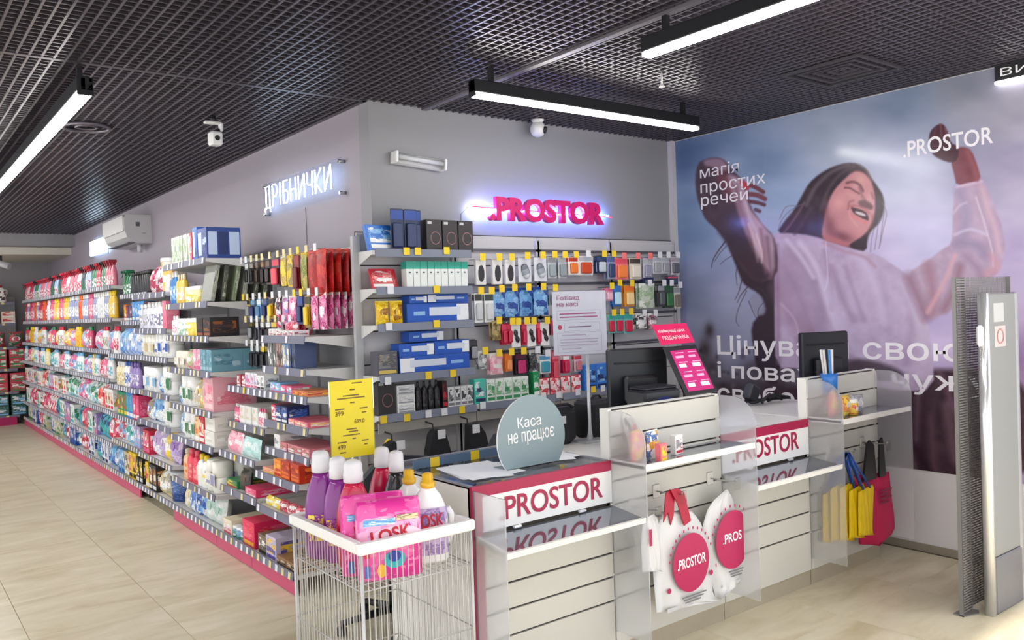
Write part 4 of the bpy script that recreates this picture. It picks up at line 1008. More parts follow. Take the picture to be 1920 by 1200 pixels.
obj('sticker', MB().box(.09, .20, -.0168, -.016, 1.39, 1.48, mat((192, 192, 188), .5)), t)
st = obj('sticker', MB().box(.095, .215, -.0168, -.016, 1.27, 1.37, mat((200, 188, 184), .5)), t)
obj('print_ring', MB().tube([(.155 + .034 * math.cos(a), -.0172, 1.32 + .034 * math.sin(a)) for a in np.linspace(0, 2 * PI, 20)[:-1]], .004, 5, mat((196, 140, 140), .5), closed=True), st)
# ================================================================== fixtures on walls and ceiling
t = thing('exit_sign', 'black exit sign with white letters at the right edge', 'sign', (2.588, -2.335, 2.655))
obj('plate', MB().box(-.012, 0, -.46, 0, .018, .103, black), t)
obj('light_bar', MB().cbox(-.03, 0, -.46, -.004, 0, .018, emat((255, 255, 255), 1.6), .004), t)
fit_text('lettering', 'ВИХІД', wt, (-.012, -.03, .034), (0, -1, 0), (0, 0, 1), .37, .052, t, .0008, 0.0)
# lit shop sign on the back wall
t = thing('lit_sign', 'magenta shop name sign with bluish backlight on the back wall', 'sign', (1.28, 0, 2.09))
sign_m = mat((202, 18, 104), .4)
fit_text('letter', '.PROSTOR', sign_m, (.79 - 1.28, -.052, 0), (1, 0, 0), (0, 0, 1),   .99, .155, t, .032, .045, gap=0.0, lift=0)
obj('backlight', MB().box(-.60, .58, -.048, -.040, .062, .076, emat((110, 145, 255), 44.0)), t)
obj('backlight', MB().box(-.60, -.46, -.040, -.022, .058, .085, emat((205, 220, 255), 14.0)), t)
obj('rail', MB().tube([(-.62, -.055, .085), (.60, -.055, .062)], .004, 6, emat((235, 40, 70), 1.2)), t)
for xx in (-.4, 0, .4): obj('standoff', MB().tube([(xx, 0, .07), (xx, -.05, .07)], .004, 6, chrome), t)
obj('cable', MB().tube([(-.62, -.03, .085), (-.66, -.006, .04), (-.66, -.004, -.02)], .002, 5, mat((60, 60, 70), .5)), t)
# neon word on the left wall
NEON = {'Д': [[(0, -.2), (0, 0), (1, 0), (1, -.2)], [(.2, 0), (.2, 1), (.9, 1), (.9, 0)]], 'Р': [[(0, 0), (0, 1), (.7, 1), (1, .85), (1, .6), (.7, .45), (0, .45)]], 'І': [[(.5, 0), (.5, 1)]],
        'Б': [[(.9, 1), (0, 1), (0, 0), (.7, 0), (1, .15), (1, .4), (.7, .55), (0, .55)]], 'Н': [[(0, 0), (0, 1)], [(1, 0), (1, 1)], [(0, .5), (1, .5)]], 'И': [[(0, 1), (0, 0), (1, 1), (1, 0)]],
        'Ч': [[(0, 1), (0, .58), (.25, .45), (1, .45)], [(1, 1), (1, 0)]], 'К': [[(0, 0), (0, 1)], [(1, 1), (.05, .45), (1, 0)]]}
neon_m = emat((205, 232, 255), 4.5)
t = thing('neon_sign', 'white neon word on a clear plate on the left wall', 'sign', (-.03, 1.57, 2.25))
obj('plate', MB().box(-.005, 0, -1.28, 0, 0, .232, gmat((244, 248, 255), .02, 1.03)), t)
for (yy, zz) in ((-.03, .02), (-.03, .212), (-1.25, .02), (-1.25, .212)): obj('standoff', MB().tube([(.03, yy, zz), (-.014, yy, zz)], .011, 10, chrome), t)
cur = -.06
for ch, wd in zip('ДРІБНИЧКИ', (.12, .1, .05, .1, .11, .12, .1, .11, .12)):
    mb = MB()
    for st in NEON[ch]: mb.tube([(-.018, cur - (u * .78 + .08) * wd,   .055 + v * .15) for u, v in st], .0045, 6, neon_m)
    obj('neon_letter', mb, t); cur -= wd + .022
obj('cable', MB().tube([(.026, -.66, 0), (.026, -.66, -.30)], .002, 4, mat((90, 88, 92), .6)), t)
t = thing('neon_sign', 'small white neon sign half hidden by the air conditioner', 'sign', (-.03, 7.6, 2.34))
obj('plate', MB().box(-.005, 0, -1.0, 0, 0, .24, gmat((244, 248, 255), .02, 1.03)), t)
for k in range(7): obj('neon_letter', MB().tube([(-.018, -.08 - k * .13, .03), (-.018, -.08 - k * .13, .21), (-.018, -.15 - k * .13, .21), (-.018, -.15 - k * .13, .03)], .009, 6, neon_m), t)
# air conditioner
t = thing('air_conditioner', 'white wall air conditioner high on the left wall', 'air conditioner', (0, 4.76, 2.32))
acw = mat((206, 205, 206), .4, var=.02)
obj('casing', MB().prism([(0, 0), (-.14, 0), (-.235, .06), (-.26, .14), (-.26, .26), (-.24, .29), (0, .29)][::-1], 0, .95, acw, 'xz'), t)
t.children[0].data.transform(Matrix(((1, 0, 0, 0), (0, 1, 0, 0), (0, 0, 1, 0), (0, 0, 0, 1))))
obj('front_panel', MB().cbox(-.272, -.26, .02, .93, .12, .28, mat((214, 213, 213), .35), .004), t)
obj('louver', MB().box(-.225, -.15, .03, .92, .004, .012, mat((120, 120, 126), .5), M=Matrix.Rotation(.0, 4, 'Y')), t)
obj('sticker', MB().box(-.15, -.11, -.0012, 0, .17, .215, mat((96, 98, 104), .5)).box(-.09, -.05, -.0012, 0, .10, .105, mat((120, 120, 126), .5)), t)
obj('drain_pipe', MB().tube([(-.07, .2, 0), (-.07, .2, -.08)], .025, 10, acw), t)
# emergency lamp
t = thing('emergency_lamp', 'unlit tubular emergency lamp on the back wall', 'lamp', (.31, 0, 2.43), 0); t.rotation_euler = (0, math.radians(4), 0)
obj('base', MB().cbox(-.175, .175, -.03, 0, -.035, .035, mat((206, 205, 205), .35), .008), t)
obj('tube', MB().tube([(-.16, -.05, .006), (.16, -.05, .006)], .013, 10, mat((235, 235, 238), .15)), t)
obj('cover', MB().tube([(-.165, -.045, 0), (.165, -.045, 0)], .03, 12, gmat((242, 244, 246), .05, 1.1)), t)
for xx in (-.178, .16): obj('end_cap', MB().cbox(xx, xx + .018, -.078, 0, -.036, .036, mat((232, 232, 232), .3), .006), t)
# cameras
t = thing('dome_camera', 'white ball security camera under the ceiling by the back wall', 'camera', (1.19, -.10, H))
obj('mount', MB().lathe([(.03, -.02), (.045, 0)], 14, mat((214, 213, 214), .35)), t)
sp = [(.052 * math.sin(a), -.062 - .052 * math.cos(a)) for a in np.linspace(0.02, PI, 11)]
obj('ball', MB().lathe(sp, 18, mat((214, 213, 214), .3)), t)
obj('lens', MB().tube([(.018, -.03, -.066), (.032, -.046, -.074)], .024, 14, black), t)
t = thing('bullet_camera', 'white bullet security camera hanging under the left ceiling', 'camera', (-.63, .78, H))
obj('bracket', MB().cbox(-.06, .05, -.02, .02, -.05, -.035, mat((226, 226, 226), .35), .006).cbox(.03, .05, -.02, .02, -.09, -.035, mat((226, 226, 226), .35), .006), t)
obj('stem', MB().tube([(0, 0, 0), (0, 0, -.04)], .012, 8, black), t)
obj('housing', MB().cbox(-.035, .035, -.05, .03, -.18, -.10, mat((228, 228, 228), .3), .01), t)
obj('joint', MB().tube([(.03, 0, -.08), (.0, 0, -.11)], .014, 8, black), t)
obj('lens', MB().tube([(0, -.046, -.14), (0, -.053, -.14)], .016, 12, black), t)
t = thing('bullet_camera', 'small grey camera below the bulkhead at the far left', 'camera', (-.86, 9.4, 2.5))
obj('mount', MB().tube([(0, 0, 0), (0, 0, -.08)], .03, 8, mat((60, 60, 64), .4)), t)
obj('housing', MB().tube([(-.05, 0, -.09), (.10, -.12, -.16)], .045, 10, mat((190, 190, 194), .3)), t)
# ceiling diffuser, ring and sprinkler
t = thing('ceiling_diffuser', 'square dark air diffuser in the ceiling by the mural', 'vent', (1.90, -1.84, H - .012))
dm = mat((58, 55, 60), .5)
for k in range(4):
    a = .225 - k * .055; b = a - .018
    for (x0, x1, y0, y1) in ((-a, a, -a, -b), (-a, a, b, a), (-a, -b, -b, b), (b, a, -b, b)): obj('louver', MB().box(x0, x1, y0, y1, .003 * k, .012 + .003 * k, dm), t)
obj('back', MB().box(-.225, .225, -.225, .225, .02, .024, mat((20, 19, 22), .8)), t)
t = thing('sprinkler_head', 'tiny white sprinkler under the ceiling above the checkout', 'sprinkler', (*at(1241, 158, 'z', 2.70)[:2], 2.68))
obj('pipe', MB().tube([(0, 0, .02), (0, 0, H - 2.68)], .006, 6, mat((214, 214, 214), .4)), t)
obj('plate', MB().lathe([(.004, 0), (.016, .004), (.016, .008), (.006, .022)], 10, mat((224, 224, 224), .4)), t)
p = at(162, 236, 'z', H)
t = tag(obj('round_diffuser', MB().tube([(.13 * math.cos(a), .13 * math.sin(a), -.006) for a in np.linspace(0, 2 * PI, 25)[:-1]], .012, 6, slat_m, closed=True).tube([(.06 * math.cos(a), .06 * math.sin(a), -.004) for a in np.linspace(0, 2 * PI, 17)[:-1]], .008, 6, slat_m, closed=True), None, (p[0], p[1], H - .004)), 'round dark ceiling diffuser beside the left LED tube', 'vent')
# chairs behind the desks
def office_chair(label, x, y, rz, ztop):
    t = thing('office_chair', label, 'chair', (x, y, 0), rz)
    obj('seat', MB().lathe([(.18, .40), (.23, .42), (.23, .455), (.19, .47)], 20, blackm, power=3.2), t)
    pts = [(-.17, .02), (.17, .02), (.21, .16), (.20, .30), (.13, .37), (0, .39), (-.13, .37), (-.20, .30), (-.21, .16)]
    obj('backrest', MB().prism([(a, b + ztop - .39) for a, b in pts], .19, .24, mat((34, 36, 46), .6), 'xz'), t)
    obj('back_bar', MB().tube([(0, .12, .43), (0, .245, .44), (0, .255, ztop - .2)], .016, 8, black), t)
    obj('gas_column', MB().lathe([(.028, .08), (.028, .40)], 10, black), t)
    for k in range(5):
        a = 2 * PI * k / 5
        lg = obj('star_leg', MB().tube([(0, 0, .09), (.27 * math.cos(a), .27 * math.sin(a), .06)], [.022, .014], 8, black), t)
        obj('caster', MB().lathe([(.012, 0), (.026, .01), (.026, .04), (.012, .05)], 10, black), t, (.27 * math.cos(a), .27 * math.sin(a), 0))
    for s in (-1, 1): obj('armrest', MB().cbox(s * .24 - .02, s * .24 + .02, -.08, .14, .60, .625, black, .006).box(s * .24 - .01, s * .24 + .01, .02, .05, .45, .60, black), t)
office_chair('black office chair behind the glass desk', -.34, -.72, PI - .2, .87)
office_chair('black office chair behind the round sign', .22, -.69, PI + .3, .92)
# ================================================================== shelving along the left wall
rail_g = mat((112, 113, 132), .4, var=.03); shelf_w = mat((206, 205, 203), .4, var=.02); panel_w = mat((190, 188, 190), .5, var=.02)
plinth_m = mat((198, 70, 112), .35, var=.03); tag_w = mat((226, 226, 230), .5); tag_y = mat((238, 208, 70), .5); tag_c = mat((222, 208, 150), .5)
upr = mat((182, 182, 184), .4)
ORD = ['first', 'second', 'third', 'fourth', 'fifth', 'sixth', 'seventh', 'eighth', 'ninth', 'tenth', 'eleventh', 'twelfth', 'thirteenth', 'fourteenth', 'fifteenth']
tag_me = {c: MB().box(-.002, 0, -.016, .016, -.019, .019, m).mesh('price_tag') for c, m in (('w', tag_w), ('y', tag_y), ('c', tag_c))}
def shelf_part(t, o, y0, y1, xf, xb, z, tags='', bracket=True, seed=0, facing='x'):
    """tray with its price rail; sub-parts price_rail and price_tag"""
    oy = t.location.y; ox = t.location.x
    sh = obj('shelf', MB().box(xf, xb, y0 + .004, y1 - .004, z - .012, z + .012, shelf_w).prism([(xf + .01, z - .012), (xb, z - .075), (xb, z - .012)], y0 + .002, y0 + .005, shelf_w, 'xz').prism([(xf + .01, z - .012), (xb, z - .075), (xb, z - .012)], y1 - .005, y1 - .002, shelf_w, 'xz'), t, (-ox, -oy, 0))
    obj('price_rail', MB().prism([(xf - .004, z - .026), (xf - .010, z - .024), (xf - .004, z + .020), (xf + .002, z + .020)], y0 + .003, y1 - .003, rail_g, 'xz'), sh)
    r = random.Random(seed)
    n = max(1, int((y1 - y0) / .085))
    for k in range(n):
        c = tags[k % len(tags)] if tags else 'w'
        if c == '.': continue
        y = y0 + (k + .5) * (y1 - y0) / n + r.uniform(-.012, .012)
        obj('price_tag', tag_me[c], sh, (xf - .009, y, z - .002), (0, .10, 0))
    return sh
BAYS = {}
def gondola(key, label, y0, y1, shelves, plinth=True, zt=2.0, back=-.05, base_x=-.545, pegs=()):
    t = thing('shelving_bay', label, 'shelf', (back, (y0 + y1) / 2, 0)); O = (-back, -(y0 + y1) / 2, 0)
    obj('back_panel', MB().box(back - .012, back, y0 + .005, y1 - .005, .1, zt - .03, panel_w), t, O)
    for y in (y0, y1 - .014): obj('upright', MB().box(back - .03, back + .035, y, y + .014, 0, zt, upr), t, O)
    obj('base_deck', MB().box(base_x + .01, back - .012, y0 + .003, y1 - .003, .085, .105, shelf_w), t, O)
    if plinth: obj('plinth', MB().box(base_x, base_x + .012, y0 + .003, y1 - .003, .004, .084, plinth_m), t, O)
    else:
        for y in (y0 + .02, y1 - .06): obj('foot', MB().box(base_x + .06, base_x + .12, y, y + .04, 0, .085, blackm), t, O)
    obj('base_rail', MB().prism([(base_x - .008, .083), (base_x - .012, .086), (base_x - .006, .128), (base_x, .128)], y0 + .003, y1 - .003, rail_g, 'xz'), t, O)
    r = random.Random(len(BAYS))
    n = int((y1 - y0) / .085)
    for k in range(n):
        obj('price_tag', tag_me['wcw'[r.randrange(3)]], t, (base_x - .0105 - back, y0 + (k + .5) * (y1 - y0) / n - (y0 + y1) / 2, .106), (0, .1, 0))
    for i, (z, xf, tg) in enumerate(shelves): shelf_part(t, O, y0, y1, xf, back - .012, z, tg, seed=i + 7 * len(BAYS))
    BAYS[key] = (y0, y1, [(z + .012, xf) for z, xf, tg in shelves] + [(.105, base_x + .01)], back)
    return t
# ---------------------------------------------------------------- product shapes (front towards -y)
PC = {}
def lab_wrap(w, d, z0, z1, m, power, k=1.012, span=.62, n=8):
    l = MB(); pts = []
    for i in range(n + 1):
        a = PI * (1.5 - span / 2 + span * i / n); ca, sa = math.cos(a), math.sin(a); q = (abs(ca) ** power + abs(sa) ** power) ** (-1 / power); pts.append((w / 2 * k * ca * q, d / 2 * k * sa * q))
    for i in range(n): l.quad([(pts[i][0], pts[i][1], z0), (pts[i + 1][0], pts[i + 1][1], z0), (pts[i + 1][0], pts[i + 1][1], z1), (pts[i][0], pts[i][1], z1)], m, True)
    return l
def product(kind, dim, c1, c2, c3):
    key = (kind, dim, c1, c2, c3)
    if key in PC: return PC[key]
    w, d, h = dim
    m1 = mat(c1, .35); m2 = pmat(c1, c2, c3, 2.6); m3 = mat(c3, .35); m2p = mat(c2, .4)
    P = []
    if kind == 'bot':
        b = MB().lathe([(.44 * w, 0), (.5 * w, .01), (.5 * w, h * .62), (.42 * w, h * .74), (.2 * w, h * .82), (.17 * w, h * .84)], 14, m1, sy=d / w, power=2.5)
        P = [('body', b.mesh('body')), ('cap', MB().lathe([(.19 * w, h * .83), (.2 * w, h * .84), (.19 * w, h * .98), (.12 * w, h)], 12, m3).mesh('cap')), ('label', lab_wrap(w, d, h * .14, h * .56, m2, 2.5).mesh('label'))]
    elif kind == 'spr':
        b = MB().lathe([(.46 * w, 0), (.5 * w, .012), (.5 * w, h * .42), (.36 * w, h * .62), (.17 * w, h * .74), (.14 * w, h * .78)], 14, m1, sy=d / w, power=2.6)
        g = MB().cbox(-.16 * w, .16 * w, -d * .25, d * .25, h * .77, h * .86, m3, .004).cbox(-.14 * w, .14 * w, -d * .85, d * .45, h * .86, h * .97, m3, .006).prism([(-d * .55, h * .86), (-d * .45, h * .86), (-d * .62, h * .70), (-d * .72, h * .71)], -.05 * w, .05 * w, m3, 'yz')
        P = [('body', b.mesh('body')), ('trigger', g.mesh('trigger')), ('label', lab_wrap(w, d, h * .06, h * .42, m2, 2.6).mesh('label'))]
    elif kind == 'jug':
        b = MB().lathe([(.44 * w, 0), (.5 * w, .012), (.5 * w, h * .55), (.44 * w, h * .72), (.30 * w, h * .84), (.18 * w, h * .88)], 16, m1, sy=d / w, power=3.0)
        P = [('body', b.mesh('body')), ('cap', MB().lathe([(.19 * w, h * .86), (.2 * w, h * .88), (.19 * w, h * .98), (.14 * w, h)], 12, m3).mesh('cap')), ('label', lab_wrap(w, d, h * .12, h * .66, m2, 3.0).mesh('label')),
             ('handle', MB().tube([(.38 * w, 0, h * .76), (.56 * w, 0, h * .7), (.58 * w, 0, h * .5), (.48 * w, 0, h * .38)], .009, 6, m1).mesh('handle'))]
    elif kind == 'can':
        b = MB().lathe([(.46 * w, 0), (.5 * w, .006), (.5 * w, h * .80), (.42 * w, h * .84)], 14, [m1, m2, m1])
        P = [('body', b.mesh('body')), ('cap', MB().lathe([(.44 * w, h * .83), (.44 * w, h * .97), (.36 * w, h)], 14, m3).mesh('cap'))]
    elif kind == 'jar':
        b = MB().lathe([(.44 * w, 0), (.5 * w, .008), (.5 * w, h * .72), (.44 * w, h * .78)], 14, [m1, m2, m1])
        P = [('body', b.mesh('body')), ('lid', MB().lathe([(.47 * w, h * .77), (.48 * w, h * .8), (.48 * w, h * .98), (.44 * w, h)], 14, m3).mesh('lid'))]
    elif kind == 'tub':
        b = MB().lathe([(.42 * w, 0), (.44 * w, .006), (.5 * w, h * .9), (.49 * w, h * .9)], 18, [m1, m2, m1])
        P = [('body', b.mesh('body')), ('lid', MB().lathe([(.51 * w, h * .88), (.52 * w, h * .95), (.50 * w, h), (.2 * w, h * .99)], 18, m3).mesh('lid')), ('handle', MB().tube([(-.5 * w, 0, h * .86), (-.46 * w, -.2 * w, h * .62), (0, -.52 * w, h * .45), (.46 * w, -.2 * w, h * .62), (.5 * w, 0, h * .86)], .003, 5, m3).mesh('handle'))]
    elif kind == 'box':
        b = MB().cbox(-w / 2, w / 2, -d / 2, d / 2, 0, h, m1, .002)
        f = MB().box(-w * .42, w * .42, -d / 2 - .0012, -d / 2, h * .30, h * .88, m2).box(-w * .42, w * .42, -d / 2 - .0012, -d / 2, h * .08, h * .22, m3)
        f.box(w / 2, w / 2 + .001, -d * .4, d * .4, h * .2, h * .8, m2)
        P = [('carton', b.mesh('carton')), ('label', f.mesh('label'))]
    elif kind == 'pan':
        b = MB().cbox(-w / 2, w / 2, -d / 2, d / 2, 0, h, m1, .002)
        f = MB()
        for a, c, mm in ((-.46, -.2, m3), (-.16, .12, m2p), (.16, .46, m3)): f.box(w / 2, w / 2 + .001, a * d, c * d, h * .12, h * .86, mm)
        for a, c, mm in ((-.44, -.06, m3), (.06, .44, m2)): f.box(a * w, c * w, -d / 2 - .001, -d / 2, h * .12, h * .86, mm)
        P = [('carton', b.mesh('carton')), ('print_panel', f.mesh('print_panel'))]
    elif kind == 'bok':
        b = MB().box(-w / 2, w / 2, -d / 2, d / 2, 0, h, m1).box(-w * .52, w * .52, -d / 2 - .001, -d / 2, h * .1, h * .9, m2)
        P = [('cover', b.mesh('cover'))]
    elif kind == 'pou':
        b = MB().pillow(w, h, d, m2)
        f = MB().prism(circle(0, h * .55, w * .28, h * .16, 18), -d / 2 * .96, -d / 2 * .9, m3, 'xz')
        s_ = MB().box(-w * .48, w * .48, -.002, .002, h * .985, h * 1.03, m2p)
        P = [('pouch', b.mesh('pouch')), ('seal', s_.mesh('seal')), ('print', f.mesh('print'))]
    elif kind == 'rol':
        b = MB(); nx = max(1, round(w / .115)); nz = max(1, round(h / .12))
        rw = w / nx; rh = h / nz
        P = []
        for i in range(nx):
            for j in range(nz):
                cx = -w / 2 + rw * (i + .5)
                P.append(('roll', MB().lathe([(.12 * rw, rh * j + rh * .02), (.44 * rw, rh * j), (.5 * rw, rh * j + rh * .06), (.5 * rw, rh * j + rh * .94), (.44 * rw, rh * (j + 1)), (.12 * rw, rh * (j + 1) - rh * .02)], 14, m1, cx=cx, sy=d / rw).mesh('roll')))
        P.append(('wrapper_print', MB().box(-w * .44, w * .44, -d / 2 - .002, -d / 2, h * .2, h * .62, m2).box(w * .05, w * .42, -d / 2 - .003, -d / 2 - .002, h * .25, h * .58, m3).mesh('wrapper_print')))
    elif kind == 'car':       # hanging card with a bubble; origin at the hook hole
        b = MB().prism([(-w / 2, -h), (w / 2, -h), (w / 2, -.004), (w / 2 - .004, 0), (-w / 2 + .004, 0), (-w / 2, -.004)], -.001, .001, m1, 'xz')
        f = MB().box(-w * .46, w * .46, -.0016, -.001, -h * .26, -h * .04, m2p)
        g = MB().cbox(-w * .36, w * .36, -d, -.001, -h * .92, -h * .34, m3 if c3 != (245, 245, 245) else m2, .006)
        P = [('card', b.mesh('card')), ('print', f.mesh('print')), ('blister', g.mesh('blister'))]
    elif kind == 'bag':       # hanging film bag
        b = MB().pillow(w, h, d, m2, z0=-h)
        f = MB().box(-w * .5, w * .5, -.0015, .0015, -.02, .012, m3)
        P = [('pouch', b.mesh('pouch')), ('header', f.mesh('header'))]
    PC[key] = P
    return P
NAME = {'bot': ('bottle', 'bottle'), 'spr': ('spray_bottle', 'bottle'), 'jug': ('detergent_jug', 'bottle'), 'can': ('spray_can', 'can'), 'jar': ('jar', 'jar'), 'tub': ('bucket', 'tub'), 'box': ('carton_box', 'box'),
        'bok': ('booklet', 'booklet'), 'pan': ('carton_box', 'box'), 'pou': ('refill_pouch', 'pouch'), 'rol': ('paper_roll_pack', 'paper pack'), 'car': ('blister_card', 'blister pack'), 'bag': ('hanging_bag', 'bag')}
BAYN = {}
W_, K_, R_, B_, Y_, G_ = (240, 240, 238), (34, 32, 36), (200, 32, 60), (40, 92, 180), (240, 205, 40), (40, 130, 80)
P_, L_, LB, O_, T_, BE, GY, NV, MG = (228, 96, 140), (180, 160, 205), (130, 185, 226), (236, 120, 40), (60, 170, 165), (214, 200, 170), (150, 152, 158), (26, 44, 100), (200, 30, 110)
def fill(key, lv, items, start=0.0, gap=.006):
    """items from the near end of a shelf to the far end: (kind, count, size, ink 1, ink 2, ink 3, description[, rows deep])"""
    y0, y1, lev, back = BAYS[key]
    z, xf = lev[lv]
    y = y0 + .012 + start
    sname = ('top shelf' if lv == 0 else ('base shelf' if lv == len(lev) - 1 else ORD[lv] + ' shelf'))
    for it in items:
        kind, n, (w, d, h), c1, c2, c3, desc = it[:7]; deep = it[7] if len(it) > 7 else 1
        parts = product(kind, (w, d, h), c1, c2, c3)
        nm, cat = NAME[kind]
        n = min(n, int((y1 - .008 - y + gap) / (w + gap)))
        for i in range(n):
            yy = y + w / 2
            for q in range(deep):
                x = xf + .018 + d / 2 + q * (d + .004)
                if x + d / 2 > back - .014: break
                rank = ORD[min(14, n - 1 - i)]
                lb = ('%s%s' % (rank + ' ' if n > 1 else '', desc)) + (' from the left' if n > 1 else '') + (', rear' if q else '') + ', %s, %s' % (sname, BAYN[key])
                zz = z + .0005
                place(nm, lb, cat, parts, (x + random.uniform(-.003, .003), yy, zz), -PI / 2 + random.uniform(-1, 1) * (.05 if kind in ('bot', 'spr', 'jug', 'can', 'jar', 'pou') else .008), '%s on the %s of the %s' % (desc, sname, BAYN[key]), tilt=(-.14 if kind == 'pou' else 0))
            y += w + gap
    return y
def hook(t, x, y, z, L, mtag='y', ang=0.0):
    h = obj('hook', MB().tube([(0, 0, 0), (0, -L, 0), (0, -L - .012, .012)], .0028, 5, chrome), t, (x - t.location.x, y - t.location.y, z), (0, 0, ang))
    obj('price_tag', MB().box(-.019, .019, -L - .018, -L - .016, -.008, .034, {'y': yel, 'w': tag_w, 'p': mat((240, 130, 120), .5), 'c': tag_c}[mtag]), h)
    return h
# bays, nearest first
BAYN.update(a='corner bay', b='second bay', c='third bay', d='fourth bay', e='fifth bay', f='sixth bay', g='seventh bay', h='eighth bay', i='ninth bay', j='tenth bay', k='farthest bay')
XA = -.43
ga = gondola('a', 'narrow shelving bay beside the corner post with small goods', .02, .67, [(1.40, XA, '..w.'), (1.215, XA, 'c.w.'), (1.062, XA, 'wwwcc'), (.886, XA, 'c..c'), (.72, XA, 'w.w'), (.585, -.50, 'w.w'), (.38, -.50, 'w..')], zt=1.96)
gb = gondola('b', 'narrow shelving bay with hanging goods above, second from the corner', .67, 1.33, [(1.062, XA, 'wwwyw'), (.822, XA, 'cc.w.'), (.635, -.50, 'wwwyw'), (.40, -.50, 'w.c.')], zt=1.96)
C8 = [(1.925, -.54, 'w.w'), (1.63, -.54, '.wc.'), (1.395, -.54, 'wcwc'), (1.155, -.54, 'w.cc'), (.885, -.54, 'wcw'), (.645, -.54, 'w.ww'), (.325, -.54, 'wc.')]
gc = gondola('c', 'tall shelving bay of tissues and boxes, topped with blue boxes', 1.33, 2.33, C8, zt=1.98)
gd = gondola('d', 'shelving bay of paper towels with no red plinth', 2.33, 3.33, [(1.73, -.54, 'w.'), (1.445, -.54, '.ww'), (1.22, -.54, 'w'), (.93, -.54, 'w.c'), (.68, -.54, '.w'), (.39, -.54, 'wc')], plinth=False, zt=1.85)
for (o, l, y) in (('e', 'shelving bay of boxes, fifth from the corner post', 3.33),):
    gondola(o, l, y, y + 1, [(1.76, -.42, 'w'), (1.51, -.42, 'w'), (1.21, -.54, 'w'), (.92, -.54, 'w'), (.645, -.54, 'w'), (.405, -.54, 'wc')], zt=1.85)
FARL = [(1.86, -.50, 'w'), (1.545, -.50, 'w'), (1.235, -.52, 'w'), (.96, -.54, 'w'), (.655, -.54, 'w'), (.345, -.54, 'w')]
for n_, (o, y) in enumerate((('f', 4.33), ('g', 5.33), ('h', 6.33), ('i', 7.33), ('j', 8.33), ('k', 9.33))):
    gondola(o, 'household goods shelving bay, %s from the corner post' % ORD[5 + n_], y, y + (1 if o != 'k' else .9), FARL, zt=1.95)
# near column a (books, small goods)
fill('a', 0, [('box', 3, (.07, .10, .035), W_, GY, R_, 'small white red box'), ('jar', 4, (.05, .05, .045), W_, (200, 120, 120), W_, 'tiny white jar')], .20)
fill('a', 1, [('bok', 3, (.022, .13, .16), (60, 76, 120), (90, 110, 150), K_, 'dark blue upright booklet'), ('bok', 3, (.03, .13, .15), (90, 140, 200), (230, 210, 160), W_, 'light blue upright booklet'), ('bok', 4, (.02, .13, .16), (170, 120, 110), (200, 190, 180), K_, 'reddish upright booklet'), ('bok', 4, (.024, .13, .16), (120, 124, 120), (90, 92, 90), W_, 'grey upright booklet')], .18)
fill('a', 2, [('box', 2, (.085, .16, .03), (238, 150, 90), R_, Y_, 'flat orange box'), ('box', 2, (.08, .12, .05), P_, W_, LB, 'small pink box'), ('box', 2, (.075, .12, .06), LB, W_, P_, 'small pale blue box'), ('box', 1, (.09, .1, .05), L_, W_, B_, 'small lilac box')], .06)
fill('a', 3, [('box', 3, (.09, .2, .035), (230, 110, 130), (250, 200, 120), W_, 'flat pink red box'), ('box', 2, (.085, .14, .10), NV, B_, W_, 'dark blue box'), ('box', 1, (.07, .12, .1), (220, 60, 100), W_, W_, 'rose box')], .04)
fill('a', 4, [('box', 4, (.10, .22, .05), (206, 120, 130), (160, 90, 70), W_, 'flat dusty pink box'), ('box', 1, (.09, .2, .09), (232, 232, 230), GY, W_, 'white storage box')], .03)
fill('a', 5, [('box', 2, (.12, .36, .105), (190, 50, 24), (150, 30, 20), O_, 'long red candle box'), ('box', 1, (.11, .36, .10), (238, 140, 30), (250, 190, 60), R_, 'long orange candle box'), ('box', 2, (.085, .2, .03), (240, 180, 150), P_, Y_, 'flat pale candle box')], .03)
fill('a', 6, [('pou', 3, (.11, .05, .07), (220, 90, 110), (170, 40, 60), W_, 'crumpled pink net bag'), ('pou', 2, (.10, .05, .06), Y_, (240, 220, 90), W_, 'yellow sponge bag')], .02)
fill('a', 7, [('box', 2, (.14, .3, .05), (150, 110, 70), BE, K_, 'brown shallow carton'), ('box', 1, (.15, .30, .14), (200, 190, 214), (240, 200, 60), (90, 80, 160), 'flower printed gift carton'), ('box', 1, (.13, .3, .12), (120, 104, 80), W_, K_, 'brown open carton')], .02)
# column b
fill('b', 0, [('box', 2, (.06, .10, .09), W_, GY, K_, 'white black boxed item'), ('box', 4, (.045, .10, .10), (235, 235, 238), L_, P_, 'slim white lilac box'), ('box', 2, (.07, .1, .08), (180, 60, 80), W_, W_, 'small crimson box')], .02)
fill('b', 1, [('bot', 3, (.035, .03, .12), W_, P_, P_, 'small white pink tube'), ('box', 3, (.10, .2, .12), (226, 226, 222), BE, W_, 'plain white storage box'), ('bot', 3, (.035, .03, .12), P_, W_, W_, 'small pink tube')], .04)
fill('b', 2, [('pou', 2, (.14, .05, .12), (206, 236, 232), (170, 214, 210), W_, 'mint folded cloth pack'), ('pou', 2, (.13, .05, .13), (240, 190, 200), (236, 150, 170), W_, 'pale pink folded cloth pack'), ('pou', 1, (.13, .05, .12), (236, 232, 214), W_, W_, 'cream folded cloth pack')], .03)
fill('b', 3, [('box', 1, (.19, .34, .05), (226, 60, 110), (240, 150, 180), W_, 'flat magenta box'), ('pou', 1, (.15, .06, .14), K_, (60, 50, 44), (90, 70, 50), 'dark brown cloth bag'), ('box', 1, (.2, .34, .05), G_, (226, 200, 60), R_, 'flat green and yellow box')], .04)
